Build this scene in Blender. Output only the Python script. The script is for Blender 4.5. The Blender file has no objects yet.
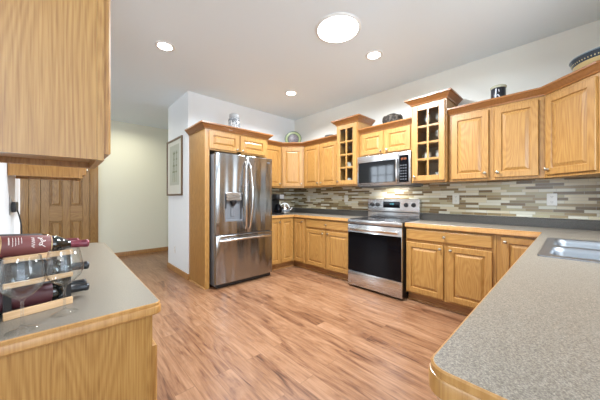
import bpy, bmesh, math, random
from mathutils import Vector, Matrix
random.seed(7)
R = math.radians
SC = bpy.context.scene
COL = SC.collection

# ------------------------------------------------------------------ camera
# world: +X runs towards the stove wall, +Y runs towards the refrigerator wall
YAW = 43.1486
cam = bpy.data.cameras.new('camera')
cam.sensor_width = 36.0
cam.sensor_fit = 'HORIZONTAL'
cam.lens = 36.0 * 254.967 / 600.0
cam.shift_y = -2.0 / 600.0
cam.clip_start = 0.05
cam_o = bpy.data.objects.new('camera', cam)
cam_o.location = (0, 0, 1.2)
cam_o.rotation_euler = (R(90), 0, R(-YAW))
COL.objects.link(cam_o)
SC.camera = cam_o

# ------------------------------------------------------------------ world, light, exposure
SC.view_settings.view_transform = 'Standard'
SC.view_settings.look = 'None'
SC.view_settings.gamma = 1.0
SC.view_settings.use_curve_mapping = False
SC.view_settings.exposure = 0.46
SC.cycles.use_denoising = True
SC.cycles.max_bounces = 12
SC.cycles.transparent_max_bounces = 24
SC.cycles.diffuse_bounces = 6
SC.cycles.sample_clamp_indirect = 6.0
w = bpy.data.worlds.new('sky')
SC.world = w
w.use_nodes = True
bg = w.node_tree.nodes['Background']
bg.inputs[0].default_value = (0.74, 0.88, 1.08, 1)
bg.inputs[1].default_value = 1.1


def area(name, loc, target, sx, sy, power, color=(1, 1, 1), shape='RECTANGLE', spread=180):
    l = bpy.data.lights.new(name, 'AREA')
    l.shape = shape
    l.size = sx
    if shape in ('RECTANGLE', 'ELLIPSE'):
        l.size_y = sy
    l.energy = power
    l.color = color
    l.spread = R(spread)
    o = bpy.data.objects.new(name, l)
    o.location = loc
    o.rotation_euler = (Vector(target) - Vector(loc)).to_track_quat('-Z', 'Y').to_euler()
    COL.objects.link(o)
    return o


# daylight through the windows of the place (sink window, patio opening behind the camera, living side)
area('daylight_sink_window', (1.85, -0.66, 1.60), (1.85, 3, 1.0), 1.1, 1.0, 20, (0.84, 0.96, 1.07))
area('daylight_patio', (0.2, -3.7, 1.45), (0.6, 3, 1.2), 4.2, 2.2, 48, (0.84, 0.96, 1.07))
area('daylight_living_window', (-3.2, 1.2, 1.5), (2, 2.0, 1.2), 2.6, 1.8, 36, (0.84, 0.96, 1.07))
area('daylight_hall_window', (-3.2, 5.08, 1.7), (2, 5.0, 1.2), 1.05, 1.6, 30, (0.86, 0.97, 1.07))
# added fill light behind the camera, aimed up to brighten the ceiling
area('added_ceiling_fill', (-1.5, -2.2, 1.75), (-1.2, -1.7, 2.77), 0.5, 0.5, 95, (0.78, 0.93, 1.09), 'DISK')


# ------------------------------------------------------------------ materials
def new_mat(name):
    m = bpy.data.materials.new(name)
    m.use_nodes = True
    nt = m.node_tree
    b = nt.nodes['Principled BSDF']
    return m, nt, b


def simple(name, col, rough=0.5, metal=0.0, emit=None, estr=1.0, spec=None, coat=0.0):
    m, nt, b = new_mat(name)
    b.inputs['Base Color'].default_value = (*col, 1)
    b.inputs['Roughness'].default_value = rough
    b.inputs['Metallic'].default_value = metal
    if spec is not None:
        b.inputs['Specular IOR Level'].default_value = spec
    if coat:
        b.inputs['Coat Weight'].default_value = coat
    if emit:
        b.inputs['Emission Color'].default_value = (*emit, 1)
        b.inputs['Emission Strength'].default_value = estr
    # gentle procedural mottling so nothing is perfectly flat
    n = nt.nodes.new('ShaderNodeTexNoise')
    n.inputs['Scale'].default_value = 35
    mr = nt.nodes.new('ShaderNodeMapRange')
    mr.inputs[3].default_value = max(0.02, rough - 0.04)
    mr.inputs[4].default_value = min(1, rough + 0.04)
    nt.links.new(n.outputs['Fac'], mr.inputs[0])
    nt.links.new(mr.outputs[0], b.inputs['Roughness'])
    return m


def ramp(nt, stops, interp='LINEAR'):
    r = nt.nodes.new('ShaderNodeValToRGB')
    r.color_ramp.interpolation = interp
    el = r.color_ramp.elements
    while len(el) < len(stops):
        el.new(0.5)
    for e, (p, c) in zip(el, stops):
        e.position = p
        e.color = (*c, 1)
    return r


def oak(name, axis, light, mid, dark, scale=1.0, rough=0.38):
    """grain runs along axis"""
    m, nt, b = new_mat(name)
    tc = nt.nodes.new('ShaderNodeTexCoord')
    geo = nt.nodes.new('ShaderNodeObjectInfo')
    add = nt.nodes.new('ShaderNodeVectorMath')
    add.operation = 'ADD'
    cx = nt.nodes.new('ShaderNodeCombineXYZ')
    mul = nt.nodes.new('ShaderNodeMath')
    mul.operation = 'MULTIPLY'
    mul.inputs[1].default_value = 37.0
    nt.links.new(geo.outputs['Random'], mul.inputs[0])
    for i in range(3):
        nt.links.new(mul.outputs[0], cx.inputs[i])
    nt.links.new(tc.outputs['Object'], add.inputs[0])
    nt.links.new(cx.outputs[0], add.inputs[1])
    mp = nt.nodes.new('ShaderNodeMapping')
    nt.links.new(add.outputs[0], mp.inputs['Vector'])
    big = [5.0 * scale] * 3
    big['xyz'.index(axis)] = 0.75 * scale
    mp.inputs['Scale'].default_value = big
    n1 = nt.nodes.new('ShaderNodeTexNoise')       # cathedral figure
    n1.inputs['Scale'].default_value = 1.0
    n1.inputs['Detail'].default_value = 1.0
    n1.inputs['Distortion'].default_value = 0.15
    nt.links.new(mp.outputs[0], n1.inputs['Vector'])
    sn = nt.nodes.new('ShaderNodeMath')
    sn.operation = 'MULTIPLY'
    sn.inputs[1].default_value = 190.0
    nt.links.new(n1.outputs['Fac'], sn.inputs[0])
    si = nt.nodes.new('ShaderNodeMath')
    si.operation = 'SINE'
    nt.links.new(sn.outputs[0], si.inputs[0])
    mp2 = nt.nodes.new('ShaderNodeMapping')       # fine pores
    nt.links.new(add.outputs[0], mp2.inputs['Vector'])
    fin = [230.0] * 3
    fin['xyz'.index(axis)] = 6.0
    mp2.inputs['Scale'].default_value = fin
    n2 = nt.nodes.new('ShaderNodeTexNoise')
    n2.inputs['Scale'].default_value = 1.0
    n2.inputs['Detail'].default_value = 3.0
    nt.links.new(mp2.outputs[0], n2.inputs['Vector'])
    mr = nt.nodes.new('ShaderNodeMapRange')
    mr.inputs[1].default_value = -1
    mr.inputs[2].default_value = 1
    mr.inputs[3].default_value = 0.33
    mr.inputs[4].default_value = 0.67
    nt.links.new(si.outputs[0], mr.inputs[0])
    mx = nt.nodes.new('ShaderNodeMix')
    mx.inputs[0].default_value = 0.62
    nt.links.new(mr.outputs[0], mx.inputs[2])
    nt.links.new(n2.outputs['Fac'], mx.inputs[3])
    rp = ramp(nt, [(0.30, dark), (0.50, mid), (0.66, light)])
    nt.links.new(mx.outputs[0], rp.inputs[0])
    nt.links.new(rp.outputs[0], b.inputs['Base Color'])
    b.inputs['Roughness'].default_value = rough
    b.inputs['Coat Weight'].default_value = 0.15
    b.inputs['Coat Roughness'].default_value = 0.25
    bp = nt.nodes.new('ShaderNodeBump')
    bp.inputs['Strength'].default_value = 0.06
    bp.inputs['Distance'].default_value = 0.002
    nt.links.new(n2.outputs['Fac'], bp.inputs['Height'])
    nt.links.new(bp.outputs[0], b.inputs['Normal'])
    return m


OL, OM, OD = (0.423, 0.226, 0.065), (0.363, 0.181, 0.046), (0.256, 0.11, 0.024)
OAKX = oak('oak_x', 'x', OL, OM, OD)
OAKY = oak('oak_y', 'y', OL, OM, OD)
OAKZ = oak('oak_z', 'z', OL, OM, OD)
DL, DM, DD = (0.31, 0.125, 0.032), (0.27, 0.105, 0.026), (0.21, 0.078, 0.018)
CROWN = oak('oak_crown', 'z', DL, DM, DD, 0.6, 0.3)  # crown oak, with the shade of its unlit face put into the colour
DOORZ = oak('oak_door_z', 'z', (0.38, 0.21, 0.066), (0.30, 0.155, 0.044), (0.19, 0.09, 0.024))
DOORX = oak('oak_door_x', 'x', (0.38, 0.21, 0.066), (0.30, 0.155, 0.044), (0.19, 0.09, 0.024))
KICK = oak('oak_kick', 'x', (0.36, 0.17, 0.055), (0.30, 0.135, 0.042), (0.22, 0.09, 0.028))
BASEB = oak('oak_baseboard', 'z', (0.42, 0.22, 0.075), (0.36, 0.175, 0.055), (0.27, 0.12, 0.036), 0.5)
SLAT = oak('rack_wood', 'x', (0.72, 0.47, 0.27), (0.64, 0.40, 0.21), (0.52, 0.30, 0.14))


def paint(name, col, rough=0.7):
    m, nt, b = new_mat(name)
    tc = nt.nodes.new('ShaderNodeTexCoord')
    n = nt.nodes.new('ShaderNodeTexNoise')
    n.inputs['Scale'].default_value = 160
    n.inputs['Detail'].default_value = 3
    nt.links.new(tc.outputs['Object'], n.inputs['Vector'])
    bp = nt.nodes.new('ShaderNodeBump')
    bp.inputs['Strength'].default_value = 0.05
    bp.inputs['Distance'].default_value = 0.002
    nt.links.new(n.outputs['Fac'], bp.inputs['Height'])
    nt.links.new(bp.outputs[0], b.inputs['Normal'])
    b.inputs['Base Color'].default_value = (*col, 1)
    b.inputs['Roughness'].default_value = rough
    b.inputs['Specular IOR Level'].default_value = 0.25
    return m


CEIL = paint('ceiling_paint', (0.785, 0.87, 0.92), 0.75)
WALL = paint('cream_wall_paint', (0.82, 0.81, 0.75))
WALLW = paint('white_wall_paint', (0.77, 0.79, 0.80))
HALLP = paint('pale_yellow_wall_paint', (0.78, 0.76, 0.63))


def floor_mat():
    m, nt, b = new_mat('plank_floor')
    tc = nt.nodes.new('ShaderNodeTexCoord')
    mp = nt.nodes.new('ShaderNodeMapping')
    mp.inputs['Rotation'].default_value = (0, 0, R(90))
    nt.links.new(tc.outputs['Object'], mp.inputs['Vector'])
    br = nt.nodes.new('ShaderNodeTexBrick')
    br.inputs['Color1'].default_value = (0, 0, 0, 1)
    br.inputs['Color2'].default_value = (1, 1, 1, 1)
    br.inputs['Mortar'].default_value = (0.5, 0.5, 0.5, 1)
    br.inputs['Scale'].default_value = 1
    br.inputs['Mortar Size'].default_value = 0.002
    br.inputs['Bias'].default_value = 0
    br.inputs['Brick Width'].default_value = 1.2
    br.inputs['Row Height'].default_value = 0.125
    br.offset = 0.37
    nt.links.new(mp.outputs[0], br.inputs['Vector'])
    # offset the grain per plank
    off = nt.nodes.new('ShaderNodeVectorMath')
    off.operation = 'MULTIPLY_ADD'
    nt.links.new(br.outputs['Color'], off.inputs[0])
    off.inputs[1].default_value = (13, 7, 3)
    nt.links.new(tc.outputs['Object'], off.inputs[2])
    mp2 = nt.nodes.new('ShaderNodeMapping')
    mp2.inputs['Scale'].default_value = (13, 1.7, 1)
    nt.links.new(off.outputs[0], mp2.inputs['Vector'])
    n1 = nt.nodes.new('ShaderNodeTexNoise')
    n1.inputs['Scale'].default_value = 1.0
    n1.inputs['Detail'].default_value = 6
    n1.inputs['Roughness'].default_value = 0.6
    n1.inputs['Distortion'].default_value = 1.6
    nt.links.new(mp2.outputs[0], n1.inputs['Vector'])
    mp3 = nt.nodes.new('ShaderNodeMapping')
    mp3.inputs['Scale'].default_value = (90, 5, 1)
    nt.links.new(off.outputs[0], mp3.inputs['Vector'])
    n2 = nt.nodes.new('ShaderNodeTexNoise')
    n2.inputs['Scale'].default_value = 1.0
    n2.inputs['Detail'].default_value = 3
    nt.links.new(mp3.outputs[0], n2.inputs['Vector'])
    mx = nt.nodes.new('ShaderNodeMix')
    mx.inputs[0].default_value = 0.28
    nt.links.new(n1.outputs['Fac'], mx.inputs[2])
    nt.links.new(n2.outputs['Fac'], mx.inputs[3])
    mx2 = nt.nodes.new('ShaderNodeMix')
    mx2.inputs[0].default_value = 0.11
    nt.links.new(mx.outputs[0], mx2.inputs[2])
    nt.links.new(br.outputs['Color'], mx2.inputs[3])
    rp = ramp(nt, [(0.33, (0.062, 0.023, 0.01)), (0.41, (0.154, 0.066, 0.031)), (0.51, (0.242, 0.119, 0.059)), (0.66, (0.326, 0.179, 0.1))])
    nt.links.new(mx2.outputs[0], rp.inputs[0])
    dk = nt.nodes.new('ShaderNodeMix')
    dk.data_type = 'RGBA'
    dk.inputs[7].default_value = (0.16, 0.075, 0.035, 1)
    k = nt.nodes.new('ShaderNodeMath')
    k.operation = 'MULTIPLY'
    k.inputs[1].default_value = 0.75
    nt.links.new(br.outputs['Fac'], k.inputs[0])
    nt.links.new(k.outputs[0], dk.inputs[0])
    nt.links.new(rp.outputs[0], dk.inputs[6])
    nt.links.new(dk.outputs[2], b.inputs['Base Color'])
    b.inputs['Roughness'].default_value = 0.30
    bp = nt.nodes.new('ShaderNodeBump')
    bp.inputs['Strength'].default_value = 0.12
    bp.inputs['Distance'].default_value = 0.002
    nt.links.new(n1.outputs['Fac'], bp.inputs['Height'])
    nt.links.new(bp.outputs[0], b.inputs['Normal'])
    return m


FLOOR = floor_mat()


def laminate():
    m, nt, b = new_mat('speckled_laminate')
    tc = nt.nodes.new('ShaderNodeTexCoord')
    n = nt.nodes.new('ShaderNodeTexNoise')
    n.inputs['Scale'].default_value = 330
    n.inputs['Detail'].default_value = 4
    n.inputs['Roughness'].default_value = 0.7
    nt.links.new(tc.outputs['Object'], n.inputs['Vector'])
    rp = ramp(nt, [(0.34, (0.079, 0.065, 0.051)), (0.47, (0.177, 0.148, 0.115)), (0.56, (0.237, 0.202, 0.16)), (0.70, (0.391, 0.339, 0.277))])
    nt.links.new(n.outputs['Fac'], rp.inputs[0])
    nt.links.new(rp.outputs[0], b.inputs['Base Color'])
    b.inputs['Roughness'].default_value = 0.34
    return m


LAM = laminate()
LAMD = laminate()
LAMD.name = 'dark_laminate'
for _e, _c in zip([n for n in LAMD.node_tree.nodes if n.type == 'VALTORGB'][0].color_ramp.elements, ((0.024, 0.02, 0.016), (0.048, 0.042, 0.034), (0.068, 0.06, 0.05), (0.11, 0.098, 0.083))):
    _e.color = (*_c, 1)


def tile():
    m, nt, b = new_mat('mosaic_tile')
    tc = nt.nodes.new('ShaderNodeTexCoord')
    sp = nt.nodes.new('ShaderNodeSeparateXYZ')
    nt.links.new(tc.outputs['Object'], sp.inputs[0])
    ad = nt.nodes.new('ShaderNodeMath')
    ad.operation = 'SUBTRACT'
    nt.links.new(sp.outputs[0], ad.inputs[0])
    nt.links.new(sp.outputs[1], ad.inputs[1])
    cx = nt.nodes.new('ShaderNodeCombineXYZ')
    nt.links.new(ad.outputs[0], cx.inputs[0])
    nt.links.new(sp.outputs[2], cx.inputs[1])
    br = nt.nodes.new('ShaderNodeTexBrick')
    br.inputs['Color1'].default_value = (0, 0, 0, 1)
    br.inputs['Color2'].default_value = (1, 1, 1, 1)
    br.inputs['Mortar'].default_value = (0, 0, 0, 1)
    br.inputs['Scale'].default_value = 1
    br.inputs['Mortar Size'].default_value = 0.0012
    br.inputs['Brick Width'].default_value = 0.20
    br.inputs['Row Height'].default_value = 0.028
    br.offset = 0.37
    br.offset_frequency = 2
    br.squash = 0.62
    br.squash_frequency = 3
    nt.links.new(cx.outputs[0], br.inputs['Vector'])
    rp = ramp(nt, [(0.0, (0.15, 0.098, 0.042)), (0.20, (0.27, 0.195, 0.095)), (0.36, (0.55, 0.48, 0.33)),
                   (0.55, (0.36, 0.31, 0.18)), (0.66, (0.20, 0.145, 0.068)), (0.78, (0.57, 0.54, 0.43))], 'CONSTANT')
    nt.links.new(br.outputs['Color'], rp.inputs[0])
    mx = nt.nodes.new('ShaderNodeMix')
    mx.data_type = 'RGBA'
    mx.inputs[7].default_value = (0.36, 0.33, 0.27, 1)
    nt.links.new(br.outputs['Fac'], mx.inputs[0])
    nt.links.new(rp.outputs[0], mx.inputs[6])
    nt.links.new(mx.outputs[2], b.inputs['Base Color'])
    b.inputs['Roughness'].default_value = 0.22
    bp = nt.nodes.new('ShaderNodeBump')
    bp.invert = True
    bp.inputs['Strength'].default_value = 0.3
    bp.inputs['Distance'].default_value = 0.002
    nt.links.new(br.outputs['Fac'], bp.inputs['Height'])
    nt.links.new(bp.outputs[0], b.inputs['Normal'])
    return m


TILE = tile()


def steel(name, col=(0.62, 0.61, 0.60), rough=0.24, axis='z', wave=0.0):
    """brushed stainless steel; brush lines run along axis"""
    m, nt, b = new_mat(name)
    tc = nt.nodes.new('ShaderNodeTexCoord')
    mp = nt.nodes.new('ShaderNodeMapping')
    s = [420.0] * 3
    s['xyz'.index(axis)] = 4.0
    mp.inputs['Scale'].default_value = s
    nt.links.new(tc.outputs['Object'], mp.inputs['Vector'])
    n = nt.nodes.new('ShaderNodeTexNoise')
    n.inputs['Scale'].default_value = 1
    n.inputs['Detail'].default_value = 2
    nt.links.new(mp.outputs[0], n.inputs['Vector'])
    mr = nt.nodes.new('ShaderNodeMapRange')
    mr.inputs[3].default_value = rough - 0.08
    mr.inputs[4].default_value = rough + 0.08
    nt.links.new(n.outputs['Fac'], mr.inputs[0])
    nt.links.new(mr.outputs[0], b.inputs['Roughness'])
    b.inputs['Base Color'].default_value = (*col, 1)
    b.inputs['Metallic'].default_value = 1
    bp = nt.nodes.new('ShaderNodeBump')
    bp.inputs['Strength'].default_value = 0.08
    bp.inputs['Distance'].default_value = 0.001
    nt.links.new(n.outputs['Fac'], bp.inputs['Height'])
    last = bp
    if wave:
        mp2 = nt.nodes.new('ShaderNodeMapping')
        s2 = [5.5] * 3
        s2['xyz'.index(axis)] = 0.35
        mp2.inputs['Scale'].default_value = s2
        nt.links.new(tc.outputs['Object'], mp2.inputs['Vector'])
        n2 = nt.nodes.new('ShaderNodeTexNoise')
        n2.inputs['Scale'].default_value = 1
        n2.inputs['Detail'].default_value = 1
        nt.links.new(mp2.outputs[0], n2.inputs['Vector'])
        b2 = nt.nodes.new('ShaderNodeBump')
        b2.inputs['Strength'].default_value = 1.0
        b2.inputs['Distance'].default_value = wave
        nt.links.new(n2.outputs['Fac'], b2.inputs['Height'])
        nt.links.new(bp.outputs[0], b2.inputs['Normal'])
        last = b2
    nt.links.new(last.outputs[0], b.inputs['Normal'])
    return m


STEELV = steel('brushed_steel_door', (0.35, 0.355, 0.36), 0.22, 'z', 0.035)
STEELH = steel('brushed_steel_panel', (0.60, 0.60, 0.605), 0.26, 'x', 0.01)
CHROME = steel('polished_handle', (0.78, 0.77, 0.76), 0.16, 'z')
NICKEL = simple('nickel', (0.42, 0.38, 0.32), 0.28, 1.0)
SINKM = steel('sink_steel', (0.34, 0.35, 0.37), 0.36, 'x')
DGREY = simple('dark_grey_enamel', (0.15, 0.155, 0.165), 0.4)
BLACK = simple('black_plastic', (0.012, 0.012, 0.013), 0.35)
BGLASS = simple('black_glass', (0.003, 0.003, 0.004), 0.05, spec=0.12)
COOK = simple('glass_cooktop', (0.02, 0.02, 0.022), 0.08)
WHITE = simple('white_plastic', (0.78, 0.77, 0.74), 0.4)
IVORY = simple('ivory_plate', (0.62, 0.60, 0.53), 0.4)
CABIN = simple('cabinet_interior', (0.42, 0.33, 0.21), 0.6)
LENS = simple('lamp_lens', (1, 1, 1), 0.5, emit=(1.0, 0.97, 0.92), estr=14)
LENSB = simple('round_light_lens', (1, 1, 1), 0.5, emit=(1.0, 0.99, 0.97), estr=8)
DISP = simple('display_digits', (0.1, 0.5, 0.6), 0.4, emit=(0.35, 0.8, 0.95), estr=0.15)
DISPO = simple('display_amber', (0.5, 0.15, 0.05), 0.4, emit=(0.9, 0.30, 0.12), estr=0.12)


def thin_glass(name, tint=(1, 1, 1), ior=1.45, rough=0.0):
    """thin clear glass: mirror reflection by the Fresnel law, the rest passes straight through"""
    m = bpy.data.materials.new(name)
    m.use_nodes = True
    nt = m.node_tree
    nt.nodes.remove(nt.nodes['Principled BSDF'])
    out = nt.nodes['Material Output']
    lw = nt.nodes.new('ShaderNodeLayerWeight')
    lw.inputs['Blend'].default_value = 0.5
    pw = nt.nodes.new('ShaderNodeMath')
    pw.operation = 'POWER'
    pw.inputs[1].default_value = 4.0
    nt.links.new(lw.outputs['Facing'], pw.inputs[0])
    fr = nt.nodes.new('ShaderNodeMapRange')
    r0 = ((ior - 1) / (ior + 1)) ** 2
    fr.inputs[3].default_value = r0 * 1.3
    fr.inputs[4].default_value = 0.85
    nt.links.new(pw.outputs[0], fr.inputs[0])
    tr = nt.nodes.new('ShaderNodeBsdfTransparent')
    tr.inputs[0].default_value = (*tint, 1)
    gl = nt.nodes.new('ShaderNodeBsdfGlossy')
    gl.inputs['Roughness'].default_value = rough
    mx = nt.nodes.new('ShaderNodeMixShader')
    nt.links.new(fr.outputs[0], mx.inputs[0])
    nt.links.new(tr.outputs[0], mx.inputs[1])
    nt.links.new(gl.outputs[0], mx.inputs[2])
    nt.links.new(mx.outputs[0], out.inputs[0])
    return m


GLASS = thin_glass('clear_glass', (0.97, 0.98, 0.98), 1.45, 0.02)
GLASSB = thin_glass('glass_stem', (0.97, 0.98, 0.98), 1.9, 0.03)
PANE = thin_glass('cabinet_pane', (0.93, 0.95, 0.94), 1.3)
BLUEG = simple('blue_glass', (0.03, 0.07, 0.42), 0.12)
BOTTLE = simple('dark_bottle_glass', (0.008, 0.009, 0.008), 0.06, coat=0.5)
LABELR = simple('maroon_label', (0.165, 0.046, 0.042), 0.45)
LABELD = simple('dark_label', (0.035, 0.036, 0.04), 0.5)
LABELM = simple('deep_maroon_label', (0.075, 0.020, 0.024), 0.45)
FOILR = simple('maroon_foil', (0.19, 0.04, 0.055), 0.3, 0.3)
FOILB = simple('black_foil', (0.02, 0.02, 0.022), 0.3)
GOLD = simple('gold_line', (0.70, 0.55, 0.25), 0.35, 0.6)
INK = simple('label_ink', (0.80, 0.74, 0.68), 0.5)


# ------------------------------------------------------------------ mesh helpers
class B:
    def __init__(self):
        self.bm = bmesh.new()
        self.mi = 0

    def _faces(self, fs):
        for f in fs:
            f.material_index = self.mi

    def box(self, x0, x1, y0, y1, z0, z1, bev=0.0, seg=2):
        t = bmesh.new()
        v = [t.verts.new((x, y, z)) for x in (x0, x1) for y in (y0, y1) for z in (z0, z1)]
        for q in ((0, 1, 3, 2), (4, 6, 7, 5), (0, 4, 5, 1), (2, 3, 7, 6), (0, 2, 6, 4), (1, 5, 7, 3)):
            t.faces.new([v[i] for i in q])
        if bev:
            bmesh.ops.bevel(t, geom=list(t.edges), offset=bev, segments=seg, affect='EDGES', profile=0.5)
        self.merge(t)
        return self

    def merge(self, t, M=None):
        if M is not None:
            bmesh.ops.transform(t, matrix=M, verts=t.verts)
        mp = {v: self.bm.verts.new(v.co) for v in t.verts}
        for f in t.faces:
            try:
                nf = self.bm.faces.new([mp[v] for v in f.verts])
                nf.material_index = self.mi
            except ValueError:
                pass
        t.free()

    def rings(self, rings, cap0=True, cap1=True, closed=True):
        vs = [[self.bm.verts.new(p) for p in r] for r in rings]
        n = len(vs[0])
        for a, b in zip(vs, vs[1:]):
            for i in range(n if closed else n - 1):
                j = (i + 1) % n
                f = self.bm.faces.new((a[i], a[j], b[j], b[i]))
                f.material_index = self.mi
        if cap0:
            f = self.bm.faces.new(vs[0][::-1]); f.material_index = self.mi
        if cap1:
            f = self.bm.faces.new(vs[-1]); f.material_index = self.mi
        return self

    def lathe(self, prof, c=(0, 0, 0), n=32, axis='z', cap0=True, cap1=True):
        """prof: (radius, height)"""
        rs = []
        for r, h in prof:
            ring = []
            for i in range(n):
                a = 2 * math.pi * i / n
                p = (r * math.cos(a), r * math.sin(a), h)
                if axis == '-y':
                    p = (p[0], -p[2], p[1])
                elif axis == 'x':
                    p = (p[2], p[0], p[1])
                elif axis == '-z':
                    p = (p[0], -p[1], -p[2])
                ring.append((c[0] + p[0], c[1] + p[1], c[2] + p[2]))
            rs.append(ring)
        return self.rings(rs, cap0, cap1)

    def tube(self, pts, r, n=10, sx=1.0):
        pts = [Vector(p) for p in pts]
        rs = []
        up = None
        for i, p in enumerate(pts):
            d = (pts[min(i + 1, len(pts) - 1)] - pts[max(i - 1, 0)]).normalized()
            if up is None:
                up = Vector((0, 0, 1)) if abs(d.z) < 0.9 else Vector((0, 1, 0))
            s = d.cross(up).normalized()
            up = s.cross(d).normalized()
            rs.append([p + s * (r * sx * math.cos(2 * math.pi * k / n)) + up * (r * math.sin(2 * math.pi * k / n)) for k in range(n)])
        return self.rings(rs)

    def poly(self, loops, z0, z1):
        """flat slab from outer loop and holes"""
        t = bmesh.new()
        es = []
        for lp in loops:
            v = [t.verts.new((p[0], p[1], z1)) for p in lp]
            es += [t.edges.new((v[i], v[(i + 1) % len(v)])) for i in range(len(v))]
        bmesh.ops.triangle_fill(t, use_beauty=True, use_dissolve=False, edges=es, normal=(0, 0, 1))
        r = bmesh.ops.extrude_face_region(t, geom=list(t.faces))
        bmesh.ops.translate(t, vec=(0, 0, z0 - z1), verts=[g for g in r['geom'] if isinstance(g, bmesh.types.BMVert)])
        self.merge(t)
        return self

    def sweep(self, prof, path, closed=False):
        """prof (out, z) polygon; path in xy; out = right-hand side of travel"""
        P = [Vector((p[0], p[1])) for p in path]
        n = len(P)
        rs = []
        for i in range(n):
            if closed:
                d0, d1 = (P[i] - P[i - 1]).normalized(), (P[(i + 1) % n] - P[i]).normalized()
            else:
                d0 = (P[i] - P[i - 1]).normalized() if i else (P[1] - P[0]).normalized()
                d1 = (P[i + 1] - P[i]).normalized() if i < n - 1 else d0
            n0, n1 = Vector((d0.y, -d0.x)), Vector((d1.y, -d1.x))
            m = (n0 + n1)
            m = m / max(0.2, (1 + n0.dot(n1)))
            rs.append([(P[i].x + m.x * o, P[i].y + m.y * o, z) for o, z in prof])
        if closed:
            rs.append(rs[0])
        return self.rings(rs, not closed, not closed)

    def door(self, x0, x1, z0, z1, t=0.02, frame=0.055, y=0.0, raised=True):
        """raised panel door: back at y, face at y - t"""
        def ring(o, d):
            return [(x0 + o, y - d, z0 + o), (x1 - o, y - d, z0 + o), (x1 - o, y - d, z1 - o), (x0 + o, y - d, z1 - o)]
        s = min(x1 - x0, z1 - z0)
        f = min(frame, s * 0.28)
        b = min(0.024, s * 0.10)
        rs = [ring(0, 0), ring(0, t - 0.005), ring(0.004, t)]
        if raised:
            rs += [ring(f - 0.003, t), ring(f + 0.002, t - 0.012), ring(f + 0.008, t - 0.012), ring(f + 0.008 + b, t - 0.001)]
        return self.rings(rs)


def finish(name, b, mats, parent=None, smooth=0.6, loc=None):
    bmesh.ops.remove_doubles(b.bm, verts=b.bm.verts, dist=1e-6)
    bmesh.ops.recalc_face_normals(b.bm, faces=b.bm.faces)
    me = bpy.data.meshes.new(name)
    b.bm.to_mesh(me)
    b.bm.free()
    for m in (mats if isinstance(mats, (list, tuple)) else [mats]):
        me.materials.append(m)
    if smooth:
        me.polygons.foreach_set('use_smooth', [True] * len(me.polygons))
        me.set_sharp_from_angle(angle=smooth)
    o = bpy.data.objects.new(name, me)
    COL.objects.link(o)
    if parent:
        o.parent = parent
    if loc:
        o.location = loc
    return o


def tag(o, label, cat, group=None):
    o['label'] = label
    o['category'] = cat
    if group:
        o['group'] = group
    return o


def thing(name, label, cat, loc=(0, 0, 0), rz=0.0, group=None):
    o = bpy.data.objects.new(name, None)
    o.empty_display_size = 0.1
    o.location = loc
    o.rotation_euler = (0, 0, rz)
    COL.objects.link(o)
    return tag(o, label, cat, group)


def struct(name, b, mats, parent=None):
    o = finish(name, b, mats, parent)
    o['kind'] = 'structure'
    return o


def copy_tree(o, parent=None):
    c = o.copy()
    COL.objects.link(c)
    if parent:
        c.parent = parent
    for ch in list(o.children):
        copy_tree(ch, c)
    return c


# ------------------------------------------------------------------ room shell
CH = 2.77
WBX, WAY, WCX, WDY, HY = 3.46, 3.85, -0.235, -0.445, 6.35
struct('floor', B().box(-3.1, 3.6, -3.6, 6.5, -0.1, 0), FLOOR)
struct('ceiling', B().box(-3.1, 3.6, -3.6, 6.5, CH, CH + 0.1), CEIL)
struct('wall_right', B().box(WBX, WBX + 0.14, -0.45, 6.5, 0, CH), WALL)
struct('wall_back', B().box(1.36, WBX, WAY, 4.80, 0, CH), WALLW)
struct('wall_left', B().box(WCX - 0.13, WCX, 0.98, 2.97, 0, CH), WALLW)
struct('wall_hall', B().box(-3.1, WBX, HY, HY + 0.14, 0, CH), HALLP)


def holed_wall(name, axis, at, th, a0, a1, openings, mat):
    """wall at axis coordinate, spanning a0..a1, openings (a, b, z0, z1)"""
    b = B()
    cur = a0
    def bx(p, q, z0, z1):
        if q - p < 1e-4:
            return
        if axis == 'y':
            b.box(p, q, min(at, at + th), max(at, at + th), z0, z1)
        else:
            b.box(min(at, at + th), max(at, at + th), p, q, z0, z1)
    for p, q, z0, z1 in openings:
        bx(cur, p, 0, CH)
        bx(p, q, 0, z0)
        bx(p, q, z1, CH)
        cur = q
    bx(cur, a1, 0, CH)
    return struct(name, b, mat)


holed_wall('wall_sink', 'y', WDY, -0.14, 0.46, WBX + 0.14, [(1.25, 2.45, 1.06, 2.12)], WALL)
holed_wall('wall_patio', 'y', -3.46, -0.14, -3.1, 3.6, [(-2.0, 2.4, 0.25, 2.45)], WALL)
holed_wall('wall_living', 'x', -2.96, -0.14, -3.6, 6.5, [(-0.3, 2.6, 0.6, 2.3), (4.55, 5.60, 0.9, 2.5)], WALL)
holed_wall('wall_dining', 'x', 3.46, 0.14, -3.6, -0.45, [], WALL)


def window(name, axis, at, a0, a1, z0, z1, nx, nz):
    b = B()
    def bx(p, q, r, s, d=0.03):
        if axis == 'y':
            b.box(p, q, at - d, at + d, r, s)
        else:
            b.box(at - d, at + d, p, q, r, s)
    f = 0.05
    bx(a0, a0 + f, z0, z1); bx(a1 - f, a1, z0, z1); bx(a0 + f, a1 - f, z0, z0 + f); bx(a0 + f, a1 - f, z1 - f, z1)
    for i in range(1, nx):
        c = a0 + (a1 - a0) * i / nx
        bx(c - 0.015, c + 0.015, z0 + f, z1 - f, 0.015)
    for i in range(1, nz):
        c = z0 + (z1 - z0) * i / nz
        bx(a0 + f, a1 - f, c - 0.012, c + 0.012, 0.012)
    return struct(name, b, WHITE)


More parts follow.
